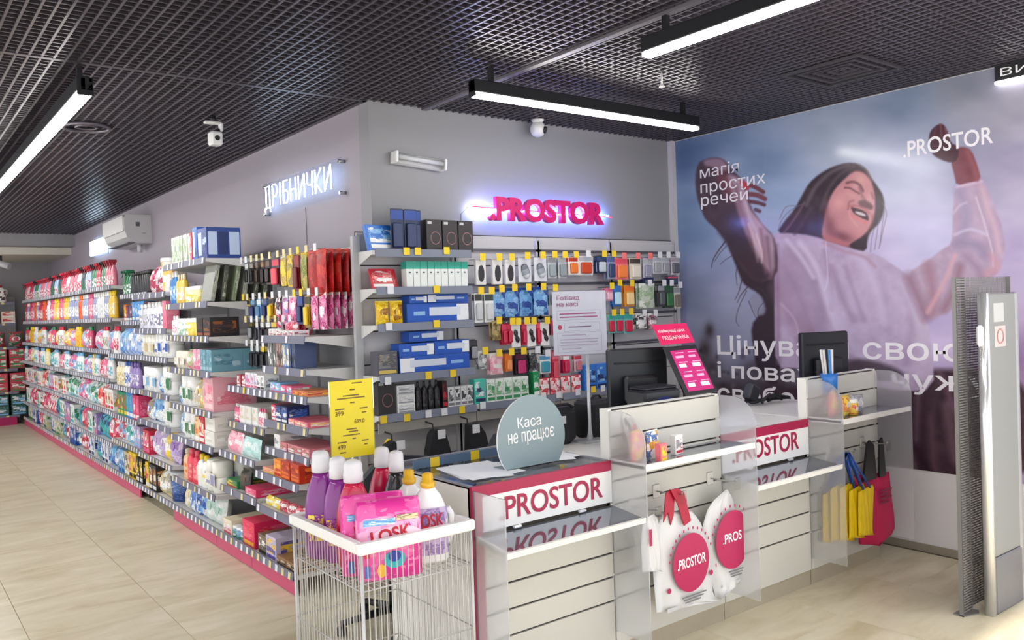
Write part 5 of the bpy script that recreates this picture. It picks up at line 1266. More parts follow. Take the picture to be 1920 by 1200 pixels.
fill('b', 4, [('box', 1, (.20, .34, .16), (226, 40, 90), (240, 90, 130), (244, 180, 60), 'bright pink yellow topped carton'), ('jar', 3, (.06, .06, .08), (120, 160, 200), G_, W_, 'small blue green jar'), ('box', 1, (.16, .3, .10), (230, 220, 190), W_, P_, 'pale carton')], .02)
# hanging goods over bays a and b
def peg_row(z, specs, key_b, x=-.30):
    for i, (y, kind, dim, c1, c2, c3, desc, tg) in enumerate(specs):
        t = ga if y < .67 else gb
        L = abs(x) - .06
        hook(t, -.06, y, z, L, tg, -PI / 2)
        nm, cat = NAME[kind]
        dp = 5 if (i < 2 and key_b in ('top', 'second')) else 3
        for q in range(dp):
            lb = '%s, %s, hook %d of the %s row' % (desc, ('front', 'second', 'third', 'fourth', 'rear')[q], i + 1, key_b)
            place(nm, lb, cat, product(kind, dim, c1, c2, c3), (x + .02 + q * (dim[1] + .012), y, z - .006), -PI / 2 + random.uniform(-.1, .1), 'hanging goods of the %s row' % key_b)
DR = (150, 20, 20)
peg_row(1.905, [(.10, 'bag', (.11, .035, .26), DR, (190, 24, 24), (214, 60, 40), 'dark red hanging bag', 'w'), (.22, 'bag', (.10, .035, .26), DR, (176, 22, 22), (214, 60, 40), 'deep red hanging bag', 'c'), (.34, 'bag', (.09, .03, .22), (120, 130, 60), (170, 160, 90), Y_, 'olive hanging bag', 'y'), (.45, 'car', (.07, .02, .22), (120, 20, 30), (150, 40, 40), (110, 20, 26), 'maroon card', 'c'),
                (.55, 'bag', (.09, .03, .19), (226, 190, 60), (150, 140, 90), Y_, 'yellow hanging bag', 'c'), (.65, 'bag', (.09, .03, .18), Y_, (190, 160, 60), W_, 'bright yellow hanging bag', 'c'), (.78, 'car', (.10, .02, .18), (50, 30, 34), (206, 60, 80), (220, 70, 90), 'red and black card', 'c'),
                (.91, 'car', (.06, .015, .16), (60, 44, 40), (120, 90, 70), (50, 40, 40), 'dark brown comb card', 'c'), (1.0, 'car', (.06, .015, .16), (50, 40, 40), (160, 120, 90), (46, 36, 36), 'black comb card', 'c'), (1.1, 'car', (.06, .015, .15), (70, 56, 50), (140, 120, 110), (60, 46, 44), 'brown hairbrush card', 'c'), (1.2, 'car', (.06, .015, .14), (60, 54, 54), (170, 160, 150), K_, 'grey comb card', 'w'), (1.29, 'car', (.05, .015, .14), GY, W_, K_, 'pale comb card', 'w')], 'top')
peg_row(1.655, [(.10, 'bag', (.10, .03, .20), (190, 40, 120), (226, 120, 170), W_, 'magenta brush bag', 'w'), (.21, 'bag', (.09, .03, .20), (200, 50, 130), (230, 140, 180), W_, 'rose brush bag', 'w'), (.32, 'car', (.06, .02, .19), (180, 150, 70), (60, 50, 40), Y_, 'gold card', 'y'), (.42, 'car', (.07, .02, .17), (24, 44, 110), (40, 70, 150), (20, 40, 100), 'navy blue card', 'y'), (.53, 'bag', (.10, .03, .17), (230, 70, 140), (240, 150, 190), W_, 'pink sponge bag', 'w'), (.64, 'bag', (.10, .03, .17), (236, 100, 150), (150, 120, 190), W_, 'pink lilac bag', 'w'),
                (.76, 'bag', (.09, .03, .19), (226, 60, 120), W_, K_, 'white and pink bag', 'w'), (.88, 'car', (.06, .02, .13), (190, 150, 40), K_, Y_, 'gold black card', 'c'), (.98, 'car', (.07, .02, .13), (40, 60, 110), (90, 110, 150), NV, 'dark blue card', 'w'), (1.09, 'car', (.07, .02, .13), LB, W_, (90, 130, 170), 'pale blue card', 'w'), (1.2, 'car', (.06, .02, .13), (60, 80, 110), LB, NV, 'slate blue card', 'c'), (1.28, 'car', (.05, .02, .12), (200, 180, 90), K_, GY, 'dull gold card', 'y')], 'second')
peg_row(1.445 + .06, [(.50, 'bag', (.10, .03, .10), (200, 30, 60), (236, 120, 130), W_, 'small red net bag', 'w'), (.60, 'bag', (.10, .03, .11), (214, 40, 90), (240, 160, 180), W_, 'small rose net bag', 'w'), (.73, 'car', (.08, .02, .12), GY, (120, 124, 124), (170, 172, 170), 'grey accessory card', 'c'), (.84, 'car', (.07, .02, .14), K_, (226, 190, 60), (50, 40, 40), 'black and yellow card', 'c'), (.94, 'car', (.06, .02, .14), K_, W_, (40, 36, 36), 'black clip card', 'c'), (1.04, 'car', (.06, .02, .14), (70, 66, 70), W_, K_, 'charcoal clip card', 'w'), (1.14, 'car', (.06, .02, .13), (150, 150, 176), W_, K_, 'lilac grey card', 'w'), (1.25, 'car', (.06, .02, .12), K_, (120, 110, 60), GY, 'dark clip card', 'c')], 'third')
peg_row(1.345, [(.74, 'car', (.07, .018, .13), W_, R_, (150, 60, 70), 'white red card', 'y'), (.84, 'car', (.07, .018, .14), (120, 44, 50), W_, (90, 30, 40), 'wine red card', 'y'), (.95, 'car', (.06, .018, .14), K_, GY, (60, 60, 60), 'black slim card', 'w'), (1.05, 'car', (.06, .018, .15), K_, Y_, (46, 44, 44), 'black tag card', 'w'), (1.15, 'car', (.06, .018, .15), (50, 50, 56), W_, K_, 'dark slim card', 'w'), (1.25, 'car', (.06, .018, .15), (80, 80, 86), W_, K_, 'grey slim card', 'w')], 'fourth')
# bay c
fill('c', 0, [('pan', 1, (.20, .23, .21), (30, 62, 140), (24, 44, 100), (190, 206, 232), 'large dark blue and white box', 2), ('pan', 1, (.10, .23, .23), (60, 110, 190), NV, W_, 'tall blue box', 2), ('box', 1, (.05, .24, .2), (214, 70, 90), W_, P_, 'thin red box'), ('bok', 8, (.05, .22, .20), (226, 226, 218), (150, 180, 130), (200, 206, 196), 'upright white green packet'), ], .01, .008)
for k in range(6):
    c_ = [(150, 152, 146), (76, 80, 72), (128, 140, 112)][k % 3]
    o_ = place('flat_pack', '%s flat grey green pack leaning on the second shelf of the third bay' % ORD[k], 'pack', [('pack', MB().cbox(-.11, .11, -.014, .014, 0, .25, mat(c_, .5, var=.15, scale=30), .003).box(.1095, .111, -.011, .011, .03, .21, pmat(c_, (190, 196, 170), (90, 96, 84), 4)).mesh('pack'))], (-.50 + k * .072, 1.46, 1.6465), -PI / 2 + .0, 'leaning grey green packs', tilt=-.20 + .05 * (k % 2))
fill('c', 1, [('jar', 4, (.075, .075, .12), (240, 232, 170), (226, 200, 60), W_, 'yellow white jar'), ('bot', 3, (.06, .05, .22), (226, 190, 80), W_, BE, 'beige bottle'), ('bot', 2, (.08, .06, .25), (40, 120, 190), LB, W_, 'blue bottle')], .26)
fill('c', 2, [('box', 2, (.14, .20, .13), K_, (60, 44, 44), (150, 84, 40), 'black film pack with orange print'), ('jar', 3, (.08, .08, .13), (236, 214, 110), Y_, W_, 'yellow lidded jar'), ('jar', 3, (.07, .07, .13), W_, (150, 190, 160), (236, 236, 236), 'white green jar'), ('bot', 2, (.065, .05, .15), W_, P_, W_, 'white and pink bottle'), ('jar', 2, (.06, .06, .12), W_, (60, 120, 140), W_, 'white small jar')], .02)
fill('c', 3, [('box', 4, (.055, .22, .15), (110, 160, 176), (80, 130, 150), (170, 200, 210), 'teal striped box', 2), ('box', 2, (.07, .2, .15), (226, 170, 190), W_, P_, 'pink white box'), ('pou', 2, (.10, .05, .14), (226, 120, 150), (150, 190, 120), W_, 'pink patterned sachet'), ('rol', 2, (.12, .12, .13), (232, 226, 208), BE, W_, 'cream paper roll')], .02)
fill('c', 4, [('box', 1, (.20, .30, .235), (230, 170, 180), (226, 120, 140), (240, 206, 206), 'large pink flowered box', 2), ('pou', 2, (.13, .08, .19), W_, (226, 190, 90), (190, 180, 170), 'white tissue bag with a dog'), ('rol', 2, (.13, .13, .22), (240, 240, 238), (226, 232, 226), (40, 120, 70), 'white kitchen roll with green leaf'), ('pou', 1, (.10, .06, .16), B_, LB, W_, 'blue tissue pack')], .02)
fill('c', 5, [('box', 1, (.20, .22, .105), (228, 226, 218), (210, 208, 196), W_, 'white tissue carton', 2), ('box', 1, (.11, .16, .19), (206, 40, 60), (236, 200, 160), W_, 'red and cream pack'), ('box', 1, (.10, .14, .18), (230, 206, 160), O_, W_, 'cream orange pack'), ('rol', 2, (.14, .13, .2), W_, (230, 236, 230), (30, 120, 70), 'white roll pack with green stripe'), ('pou', 1, (.13, .1, .2), LB, W_, (90, 150, 210), 'pale blue tissue bag')], .02)
fill('c', 6, [('rol', 1, (.23, .14, .22), (240, 238, 228), (232, 228, 214), (150, 150, 190), 'shrink wrapped white roll pack', 2), ('bot', 2, (.10, .07, .23), W_, (226, 232, 236), Y_, 'white bottle with yellow cap'), ('bot', 2, (.11, .07, .24), (230, 70, 90), (240, 150, 150), (230, 90, 110), 'coral red bottle'), ('bot', 1, (.11, .07, .23), (236, 190, 150), O_, BE, 'peach bottle')], .02)
fill('c', 7, [('pou', 2, (.16, .1, .2), (220, 232, 226), W_, (170, 206, 190), 'pale green diaper pack'), ('pou', 1, (.14, .1, .19), W_, LB, B_, 'white and blue wipes pack'), ('pou', 2, (.10, .07, .19), (96, 140, 214), W_, B_, 'blue wipes pack'), ('pou', 2, (.13, .08, .19), (226, 206, 130), W_, (240, 226, 180), 'cream yellow wipes pack')], .03)
tissue_stack = 0
for k in range(2):
    place('carton_box', 'plain white tissue carton stacked on another, %s one' % ('front', 'rear')[k], 'box', product('box', (.20, .22, .10), (228, 226, 218), (206, 204, 194), W_), (-.54 + .13 + k * .226, 1.452, .645 + .012 + .107), -PI / 2, 'stacked tissue cartons')
# bay d
fill('d', 0, [('tub', 1, (.19, .19, .27), (238, 238, 236), (240, 180, 60), W_, 'white canister with yellow print'), ('pou', 1, (.19, .12, .24), (236, 220, 226), (160, 40, 70), W_, 'white pack with dark red flowers'), ('pou', 1, (.17, .12, .22), W_, P_, (160, 40, 70), 'pale pack with red flower')], .04)
fill('d', 1, [('box', 1, (.10, .1, .22), (236, 130, 156), (240, 150, 170), (230, 110, 140), 'plain pink box'), ('bot', 2, (.09, .06, .22), W_, (110, 110, 140), W_, 'white bottle with slate label'), ('bot', 3, (.11, .07, .22), (226, 226, 236), (120, 120, 150), W_, 'silver white bottle'), ('bot', 2, (.1, .06, .21), (206, 206, 220), GY, W_, 'grey lilac bottle')], .05)
fill('d', 2, [('rol', 2, (.2, .14, .20), W_, (236, 236, 232), B_, 'white roll pack with blue label'), ('rol', 2, (.2, .14, .18), (236, 234, 220), (226, 222, 206), (210, 190, 150), 'cream roll pack')], .03)
fill('d', 3, [('rol', 1, (.24, .14, .22), W_, (236, 240, 236), (40, 120, 70), 'large white towel pack with green tree'), ('pou', 1, (.16, .1, .15), B_, LB, W_, 'blue tissue bag'), ('rol', 2, (.2, .14, .2), W_, (240, 240, 240), LB, 'white paper pack')], .03)
fill('d', 4, [('rol', 1, (.25, .15, .215), W_, (236, 240, 236), (24, 110, 60), 'tall white towel pack with green letters'), ('pou', 2, (.19, .12, .22), LB, W_, (90, 150, 214), 'pale blue paper pack'), ('pou', 1, (.17, .1, .18), (170, 140, 90), W_, B_, 'brown and white pack')], .03)
fill('d', 5, [('pou', 1, (.18, .12, .24), (214, 196, 226), L_, (150, 110, 180), 'lilac pad pack'), ('pou', 1, (.14, .12, .23), (238, 214, 110), Y_, W_, 'yellow pad pack'), ('pou', 2, (.18, .12, .23), (190, 160, 206), W_, L_, 'purple pad pack'), ('box', 2, (.1, .12, .2), R_, W_, P_, 'red pad box')], .02)
fill('d', 6, [('tub', 1, (.2, .2, .23), (60, 96, 160), (40, 70, 140), (214, 216, 220), 'blue bucket with pale lid'), ('pou', 2, (.15, .1, .2), (226, 206, 130), (170, 160, 140), W_, 'yellow brown litter bag'), ('box', 2, (.11, .14, .22), K_, (190, 120, 60), W_, 'black boxed bag roll'), ('box', 2, (.10, .14, .22), Y_, R_, W_, 'yellow boxed bag roll')], .05)
# bay e
fill('e', 0, [('can', 8, (.075, .075, .20), (24, 22, 26), (50, 46, 54), (14, 14, 16), 'black cylinder bottle'), ('spr', 3, (.09, .06, .24), G_, W_, (30, 110, 70), 'green spray bottle')], .02)
fill('e', 1, [('box', 2, (.09, .1, .17), (90, 20, 30), K_, (120, 40, 40), 'dark red box'), ('box', 4, (.10, .1, .18), (70, 150, 220), LB, W_, 'sky blue box'), ('box', 2, (.10, .1, .15), NV, (160, 40, 60), W_, 'navy and red box'), ('box', 2, (.09, .1, .16), O_, Y_, W_, 'orange box')], .02)
fill('e', 2, [('pou', 3, (.14, .1, .22), (180, 196, 230), (130, 160, 214), W_, 'pale blue softener pouch'), ('pou', 2, (.13, .1, .23), LB, (90, 140, 206), W_, 'blue softener pouch'), ('bot', 2, (.09, .06, .26), W_, R_, R_, 'white red capped bottle')], .02)
fill('e', 3, [('bot', 3, (.10, .06, .23), (150, 130, 190), W_, (110, 90, 160), 'purple bottle'), ('bot', 2, (.09, .06, .23), W_, (90, 120, 200), B_, 'white blue bottle'), ('bot', 3, (.1, .06, .22), (236, 226, 190), (200, 170, 80), W_, 'cream bottle')], .02)
fill('e', 4, [('box', 2, (.10, .1, .22), (216, 60, 110), P_, W_, 'pink insecticide box'), ('box', 2, (.11, .1, .23), (60, 140, 210), T_, W_, 'blue insecticide box'), ('box', 3, (.11, .1, .22), (40, 150, 110), R_, Y_, 'green insecticide box')], .02)
fill('e', 5, [('box', 2, (.1, .1, .19), L_, W_, LB, 'lilac white box'), ('pou', 3, (.13, .08, .18), LB, W_, T_, 'pale blue sachet'), ('pou', 2, (.13, .08, .18), W_, (200, 60, 80), LB, 'white red sachet')], .02)
fill('e', 6, [('box', 2, (.1, .12, .22), K_, Y_, W_, 'black yellow carton'), ('box', 2, (.12, .12, .24), Y_, P_, K_, 'yellow pink carton'), ('box', 2, (.09, .12, .22), (206, 190, 140), K_, W_, 'tan carton'), ('box', 2, (.10, .12, .22), LB, W_, B_, 'pale blue carton')], .02)
# far bays: mixed household goods
rnd = random.Random(21)
KIT = {0: [('spr', (.10, .06, .26), [((214, 60, 90), W_, R_, 'crimson spray bottle'), (W_, P_, R_, 'white spray bottle with red head'), ((170, 196, 226), W_, R_, 'pale blue spray bottle'), ((226, 130, 150), W_, (160, 30, 50), 'pink spray bottle'), ((70, 140, 100), W_, K_, 'green spray bottle'), ((60, 80, 90), G_, K_, 'dark spray bottle')])],
       1: [('bot', (.10, .06, .27), [(W_, (200, 210, 214), W_, 'white bottle'), ((236, 196, 70), W_, Y_, 'yellow bottle'), ((226, 110, 140), W_, P_, 'pink bottle'), ((238, 110, 40), R_, O_, 'orange bottle'), ((206, 50, 90), W_, R_, 'crimson bottle'), ((150, 160, 196), W_, W_, 'slate bottle')])],
       2: [('bot', (.09, .06, .23), [(W_, (150, 190, 160), R_, 'white bottle with red cap'), ((240, 196, 40), O_, Y_, 'yellow gel bottle'), (W_, LB, W_, 'white blue label bottle'), ((214, 70, 110), W_, G_, 'rose bottle')]), ('pou', (.13, .09, .2), [(LB, P_, W_, 'light blue detergent bag'), ((226, 90, 130), Y_, W_, 'pink detergent bag')])],
       3: [('pou', (.14, .1, .19), [((220, 60, 100), W_, P_, 'crimson detergent bag'), ((110, 170, 216), W_, T_, 'blue detergent bag'), (W_, LB, P_, 'white detergent bag'), ((236, 226, 190), Y_, W_, 'cream detergent bag')]), ('bot', (.09, .06, .22), [((238, 226, 180), W_, Y_, 'cream bottle'), (W_, T_, LB, 'white teal bottle')])],
       4: [('pou', (.15, .1, .22), [((70, 120, 190), T_, W_, 'deep blue detergent bag'), ((236, 96, 70), W_, R_, 'orange red detergent bag'), (W_, P_, LB, 'white pink detergent bag'), ((150, 200, 226), W_, G_, 'sky blue detergent bag')]), ('box', (.10, .1, .2), [((200, 40, 60), W_, P_, 'red detergent box'), (W_, (200, 170, 80), R_, 'white gold detergent box'), (L_, W_, R_, 'lilac detergent box')])],
       5: [('pou', (.15, .1, .24), [((226, 80, 130), R_, W_, 'pink powder bag'), ((90, 170, 214), NV, T_, 'turquoise powder bag'), (W_, R_, P_, 'white red powder bag'), ((236, 220, 160), W_, Y_, 'cream powder bag')]), ('box', (.11, .1, .22), [(W_, G_, T_, 'white green powder box'), ((150, 130, 180), W_, P_, 'mauve powder box')])],
       6: [('pou', (.17, .1, .22), [((100, 180, 226), B_, W_, 'light blue powder bag'), ((30, 110, 170), T_, W_, 'deep teal powder bag'), ((226, 90, 120), W_, R_, 'rose powder bag')]), ('box', (.12, .12, .215), [(W_, B_, NV, 'white blue powder box'), ((40, 70, 150), W_, B_, 'blue powder box'), ((214, 200, 160), W_, G_, 'tan powder box')])]}
for bk in 'fghijk':
    for lv in range(7):
        items = []; width = 0
        while width < .86:
            kind, dim, cols = rnd.choice(KIT[lv]); c = rnd.choice(cols); n = rnd.randint(2, 3)
            if items and items[-1][6] == c[3]: continue
            if any(i_[6] == c[3] for i_ in items): c = (c[0], c[1], c[2], 'further ' + c[3])
            if any(i_[6] == c[3] for i_ in items): width += .05; continue
            items.append((kind, n, dim, c[0], c[1], c[2], c[3])); width += n * (dim[0] + .006)
        fill(bk, lv, items, .01)
# ---------------------------------------------------------------- shelving on the far end wall
yw = 10.30
t = thing('shelving_bay', 'shelving at the end of the aisle with stacked packs', 'shelf', (-1.15, 10.32, 0))
obj('back_panel', MB().box(-.6, .6, .5, .51, .1, 1.95, panel_w), t)
for xx in (-.6, 0, .59): obj('upright', MB().box(xx, xx + .014, .42, .51, 0, 1.95, upr), t)
obj('plinth', MB().box(-.6, .52, -.004, .008, 0, .12, mat((170, 24, 90), .35)), t)
fl_lv = [1.86, 1.54, 1.18, .85, .50, .14]
for z in fl_lv:
    sh = obj('shelf', MB().box(-.6, .56, .02, .5, z - .02, z, mat((120, 118, 120), .5)), t)
    obj('price_rail', MB().box(-.6, .56, .012, .02, z - .035, z + .004, rail_g), sh)
    for k in range(5): obj('price_tag', MB().box(-.5 + k * .22, -.46 + k * .22, .009, .012, z - .03, z + .002, tag_c), sh)
sets = [('jug', (.16, .09, .26), W_, (60, 60, 66), (190, 30, 50), 'white jug with black label and red cap'), ('box', (.18, .2, .09), (226, 214, 200), (200, 60, 60), W_, 'pale flat pack'), ('pou', (.2, .16, .22), (60, 110, 80), (200, 60, 80), W_, 'green and red pack'), ('box', (.2, .24, .15), (200, 40, 70), (226, 226, 214), G_, 'red and white pack'), ('box', (.2, .24, .14), (206, 50, 80), W_, (70, 130, 80), 'crimson and green pack'), ('box', (.2, .26, .155), (40, 90, 80), (226, 226, 226), LB, 'dark green white pack')]
for z, (kind, dim, c1, c2, c3, desc) in zip(fl_lv, sets):
    nm, cat = NAME[kind]
    for k in range(5):
        for q in range(2 if kind == 'box' else 1):
            place(nm, '%s %s from left%s, end wall, %s' % (ORD[k], desc, ', upper' if q else '', ['top', 'second shelf', 'third shelf', 'fourth shelf', 'fifth shelf', 'base'][fl_lv.index(z)]), cat, product(kind, dim, c1, c2, c3), (-1.15 - .48 + k * (dim[0] + .035) + dim[0] / 2, 10.32 + .04 + dim[1] / 2, z + .001 + q * (dim[2] + .001)), 0, desc + ' on the end wall')
# ================================================================== shelving on the back wall
BF = -.225
def bwx(px, py, y=-.15): return at(px, py, 'y', y)
t_b = []
XB = [-.13, .535, 1.20, 1.865, 2.53]
for k in range(4):
    x0, x1 = XB[k], XB[k + 1]
    t = thing('wall_shelving', ['back wall shelving bay with boxed lamps and chargers', 'back wall hook bay left of the standing notice', 'back wall hook bay behind the standing notice', 'back wall hook bay next to the mural'][k], 'shelf', (x0, -.03, 0))
    for q in range(10):
        obj('plank', MB().box(.004, x1 - x0 - .004, -.012, 0, .10 + q * .19, .10 + q * .19 + .183, panel_w), t)
    obj('backing', MB().box(0, x1 - x0, 0, .006, .1, 2.0, gap_m), t)
    for xx in (0, x1 - x0 - .014): obj('upright', MB().box(xx - (.0 if xx else .03), xx + .014, -.03, .0, 0, 1.97, upr), t)
    obj('base_deck', MB().box(0, x1 - x0, BF - .15, -.012, .08, .105, shelf_w), t)
    t_b.append(t)
    for q, z in enumerate([1.868, 1.656, 1.452, 1.168, .947] if k == 0 else [.947]):
        if k == 3: break
        sh = obj('shelf', MB().box(.003, x1 - x0 - .003, BF + .03, -.012, z - .012, z + .012, shelf_w).prism([(BF + .04, z - .012), (-.012, z - .07), (-.012, z - .012)], .002, .005, shelf_w, 'yz'), t)
        obj('price_rail', MB().prism([(BF + .026, z - .026), (BF + .020, z - .024), (BF + .026, z + .020), (BF + .032, z + .020)], .02, x1 - x0 - .003, mat((120, 126, 142), .4), 'yz'), sh)
        if z == .947: obj('front_board', MB().box(.003, x1 - x0 - .003, BF + .032, BF + .04, z - .085, z - .028, mat((150, 146, 140), .5)), sh)
for k in (1, 2, 3):
    for z in (1.905, 1.685, 1.462, 1.255): obj('hook_bar', MB().box(.0, XB[k + 1] - XB[k], -.03, -.018, z - .008, z + .008, mat((96, 96, 102), .4, metal=.4)), t_b[k])
def rail_tag(px, py, c, k=0):
    x, y, z = at(px, py, 'y', BF - .01)
    obj('price_tag', MB().box(-.020, .020, -.002, 0, -.021, .021, yel if c == 'y' else tag_w), t_b[k], (x - XB[k], BF + .018, z))
for (px, py, c) in ((762, 471, 'y'), (783, 471, 'y'), (837, 470, 'y'), (732, 544, 'w'), (818, 542, 'y'), (729, 612, 'w'), (818, 607, 'y'), (727, 714, 'w'), (803, 704, 'y'), (849, 700, 'y'), (719, 787, 'y'), (763, 783, 'y'), (803, 776, 'w'), (833, 772, 'w'), (866, 768, 'y')): rail_tag(px, py, c, 0)
for (px, py, c) in ((905, 760, 'w'), (1019, 742, 'w')): rail_tag(px, py, c, 1)
for (px, py, c) in ((1047, 740, 'w'), (1083, 735, 'w'), (1112, 730, 'y'), (1130, 728, 'w')): rail_tag(px, py, c, 2)
def bput(kind, dim, c1, c2, c3, label, x, z, y=None, rz=0.0, tilt=0.0, group=None):
    nm, cat = NAME[kind]
    if y is None: y = BF + .032 + dim[1] / 2
    place(nm, label, cat, product(kind, dim, c1, c2, c3), (x, y, z), rz, group, tilt=tilt)
SK = (90, 130, 200)
# top shelf
z = 1.868 + .0125
bput('box', (.20, .03, .155), (30, 110, 200), (120, 180, 230), W_, 'blue flat pack leaning at the left end of the top shelf', -.015, z, -.15, .1, -.3)
for k in range(4):
    bput('car', (.085, .02, .24), (30, 42, 78), (36, 70, 150), (40, 54, 96), '%s navy camera blister from the left on the top shelf' % ORD[k], .06 + k * .045, z + .241, -.18 + .03 * (k % 2), 0, 0, 'navy blisters on the top shelf')
ring_m = mat((150, 110, 110), .4, metal=.3)
def ring_box(label, x, zz, w=.105, h=.185):
    t = thing('carton_box', label, 'box', (x, BF + .032 + .05, zz), 0, 'black headphone boxes')
    obj('carton', MB().cbox(-w / 2, w / 2, -.05, .05, 0, h, mat((50, 46, 48), .45), .002), t)
    obj('print_ring', MB().tube([(.032 * math.cos(a) + .006, -.0505, h * .42 + .036 * math.sin(a)) for a in np.linspace(0, 2 * PI, 22)[:-1]], .003, 4, ring_m, closed=True), t)
    obj('print_mark', MB().box(-w * .42, -w * .15, -.0508, -.05, h * .86, h * .94, mat((190, 190, 190), .5)), t)
for k in range(3): ring_box('%s black headphone box with a ring from the left, top shelf' % ORD[k], .30 + k * .112, z)
# second shelf
z = 1.656 + .0125
for k in range(3): bput('box', (.15, .012, .12), (196, 40, 60), (226, 120, 120), W_, '%s red flat pack leaning at the left end, second shelf' % ORD[k], -.03 + k * .018, z, -.165 + k * .016, .0, -.35, 'red flat packs')
for k in range(9):
    t = thing('carton_box', '%s white bulb box with a teal top from the left' % ORD[k], 'box', (.125 + k * .0475, BF + .032 + .03, z), 0, 'teal topped bulb boxes')
    obj('carton', MB().cbox(-.022, .022, -.03, .03, 0, .152, mat((228, 232, 228), .45), .0015), t)
    obj('top_band', MB().box(-.0225, .0225, -.0306, .0306, .11, .1525, mat((40, 164, 140), .4)), t)
    obj('print_mark', MB().box(-.006, .006, -.0306, -.03, .085, .094, mat((70, 90, 90), .5)), t)
# third shelf
z = 1.452 + .0125
for k in range(2): bput('pou', (.085, .05, .13), (236, 186, 20), (250, 220, 60), (150, 90, 20), '%s yellow film pack on the third shelf' % ORD[k], -.05 + k * .09, z, None, 0, 0, 'yellow film packs')
def long_box(label, x0, x1, zz, h, y=-.14, d=.10, flip=False):
    w = x1 - x0
    t = thing('carton_box', label, 'box', ((x0 + x1) / 2, y, zz), 0, 'blue lamp boxes')
    obj('carton', MB().cbox(-w / 2, w / 2, -d / 2, d / 2, 0, h, mat((28, 84, 180), .4), .002), t)
    s = -1 if flip else 1
    a, b = sorted((s * -w * .15, s * w * .36)); obj('print_lamp', MB().cbox(a, b, -d / 2 - .002, -d / 2, h * .36, h * .78, mat((206, 214, 226), .35), .001), t)
    a, b = sorted((s * w * .30, s * w * .495)); obj('print_panel', MB().box(a, b, -d / 2 - .0012, -d / 2, h * .08, h * .92, mat((232, 234, 236), .45)), t)
    a, b = sorted((s * -w * .40, s * -w * .22)); obj('print_mark', MB().box(a, b, -d / 2 - .0012, -d / 2, h * .4, h * .6, mat((140, 180, 226), .45)), t)
long_box('long blue lamp box at the bottom of the third shelf', .10, .525, z, .115)
long_box('blue lamp box lying on another on the third shelf', .24, .525, z + .116, .05, flip=True)
long_box('white blue lamp box lying behind on the third shelf', .12, .235, z + .116, .045)
# fourth shelf
z = 1.168 + .0125
bput('box', (.13, .08, .135), (84, 84, 92), (120, 120, 126), (206, 180, 90), 'grey box with gold print on the fourth shelf', -.04, z)
long_box('long blue and white lamp box at the front of the fourth shelf', .04, .52, z, .095, flip=True)
long_box('blue lamp box stacked at the left, fourth shelf', .04, .27, z + .096, .075); long_box('blue lamp box stacked at the right, fourth shelf', .275, .52, z + .096, .08)
long_box('small blue lamp box on top of the stack, fourth shelf', .11, .34, z + .178, .06)
# bottom shelf
z = .947 + .0125
ring_box('black headphone box with a ring on the lowest shelf', -.055, z, .11, .195)
for q in range(3): bput('box', (.115, .1, .052), (230, 230, 228), (206, 206, 208), GY, 'white cable box, %s of three stacked on the lowest shelf' % ('bottom', 'middle', 'top')[q], .072, z + q * .053, None, 0, 0, 'stacked white cable boxes')
for k in range(4): bput('bot', (.038, .038, .17), (26, 24, 28), (70, 66, 72), (16, 16, 18), '%s black bottle from the left on the lowest shelf' % ORD[k], .16 + k * .042, z, None, 0, 0, 'black bottles on the lowest shelf')
bput('box', (.03, .06, .16), (40, 20, 24), (120, 24, 36), (190, 40, 60), 'slim black and red box on the lowest shelf', .335, z)
for k in range(4): bput('box', (.042, .06, .12), (226, 228, 226), (60, 60, 64), (120, 120, 124), '%s small white earphone box from the left' % ORD[k], .378 + k * .0455, z, None, 0, 0, 'small earphone boxes')
bput('box', (.085, .06, .15), (70, 190, 170), (226, 240, 236), (40, 60, 90), 'teal topped box at the bay joint on the lowest shelf', .59, z)
for k in range(5): bput('box', (.062, .06, .14), (228, 234, 226), (130, 180, 130), (60, 140, 90), '%s white box with green print from the left' % ORD[k], .67 + k * .066, z, None, 0, 0, 'white green boxes on the lowest shelf')
bput('box', (.05, .05, .16), (24, 140, 80), (60, 170, 110), W_, 'plain green box on the lowest shelf', 1.03, z)
for k in range(4): bput('pou', (.085, .04, .11), (236, 200, 200), (206, 40, 60), W_, '%s red and clear sachet from the left on the lowest shelf' % ORD[k], 1.11 + k * .092, z, None, 0, 0, 'red sachets on the lowest shelf')
for k in range(4): bput('box', (.10, .07, .17), (50, 120, 206), (150, 200, 236), NV, '%s blue and pale blue carton from the left' % ORD[k], 1.50 + k * .105, z - .0, None, 0, 0, 'blue cartons on the lowest shelf')
# ---------------------------------------------------------------- goods on the hooks
def bhook(px, py, row, kind, pw, ph, c1, c2, c3, desc, tg='y', deep=2, y=-.16):
    """hanging pack whose front is seen at pixel px with its top at py, pw x ph pixels"""
    x, _, zt = at(px, py, 'y', y)
    w = at(px + pw / 2, py, 'y', y)[0] - at(px - pw / 2, py, 'y', y)[0]; h = zt - at(px, py + ph, 'y', y)[2]
    w = round(w, 2); h = round(h, 2); d = .02 if kind == 'car' else .025
    k = max(1, min(3, int((x - XB[0]) / .665)))
    hz = zt + .012
    hk = obj('hook', MB().tube([(0, 0, 0), (0, -abs(y) + .03, 0), (0, -abs(y) + .02, .01)], .0026, 5, chrome), t_b[k], (x - XB[k], -.015, hz))
    if tg: obj('price_tag', MB().box(-.021, .021, -abs(y) + .014, -abs(y) + .016, -.012, .032, {'y': yel, 'w': tag_w, 'p': mat((240, 120, 116), .5)}[tg]), hk)
    nm, cat = NAME[kind]
    for q in range(deep):
        place(nm, '%s%s in the %s hook row, back wall' % (desc, ', rear one,' if q else '', ORD[row]), cat, product(kind, (w, d, h), c1, c2, c3), (x, y + .004 + q * (d + .008), hz - .004), random.uniform(-.05, .05), 'hook row goods on the back wall')
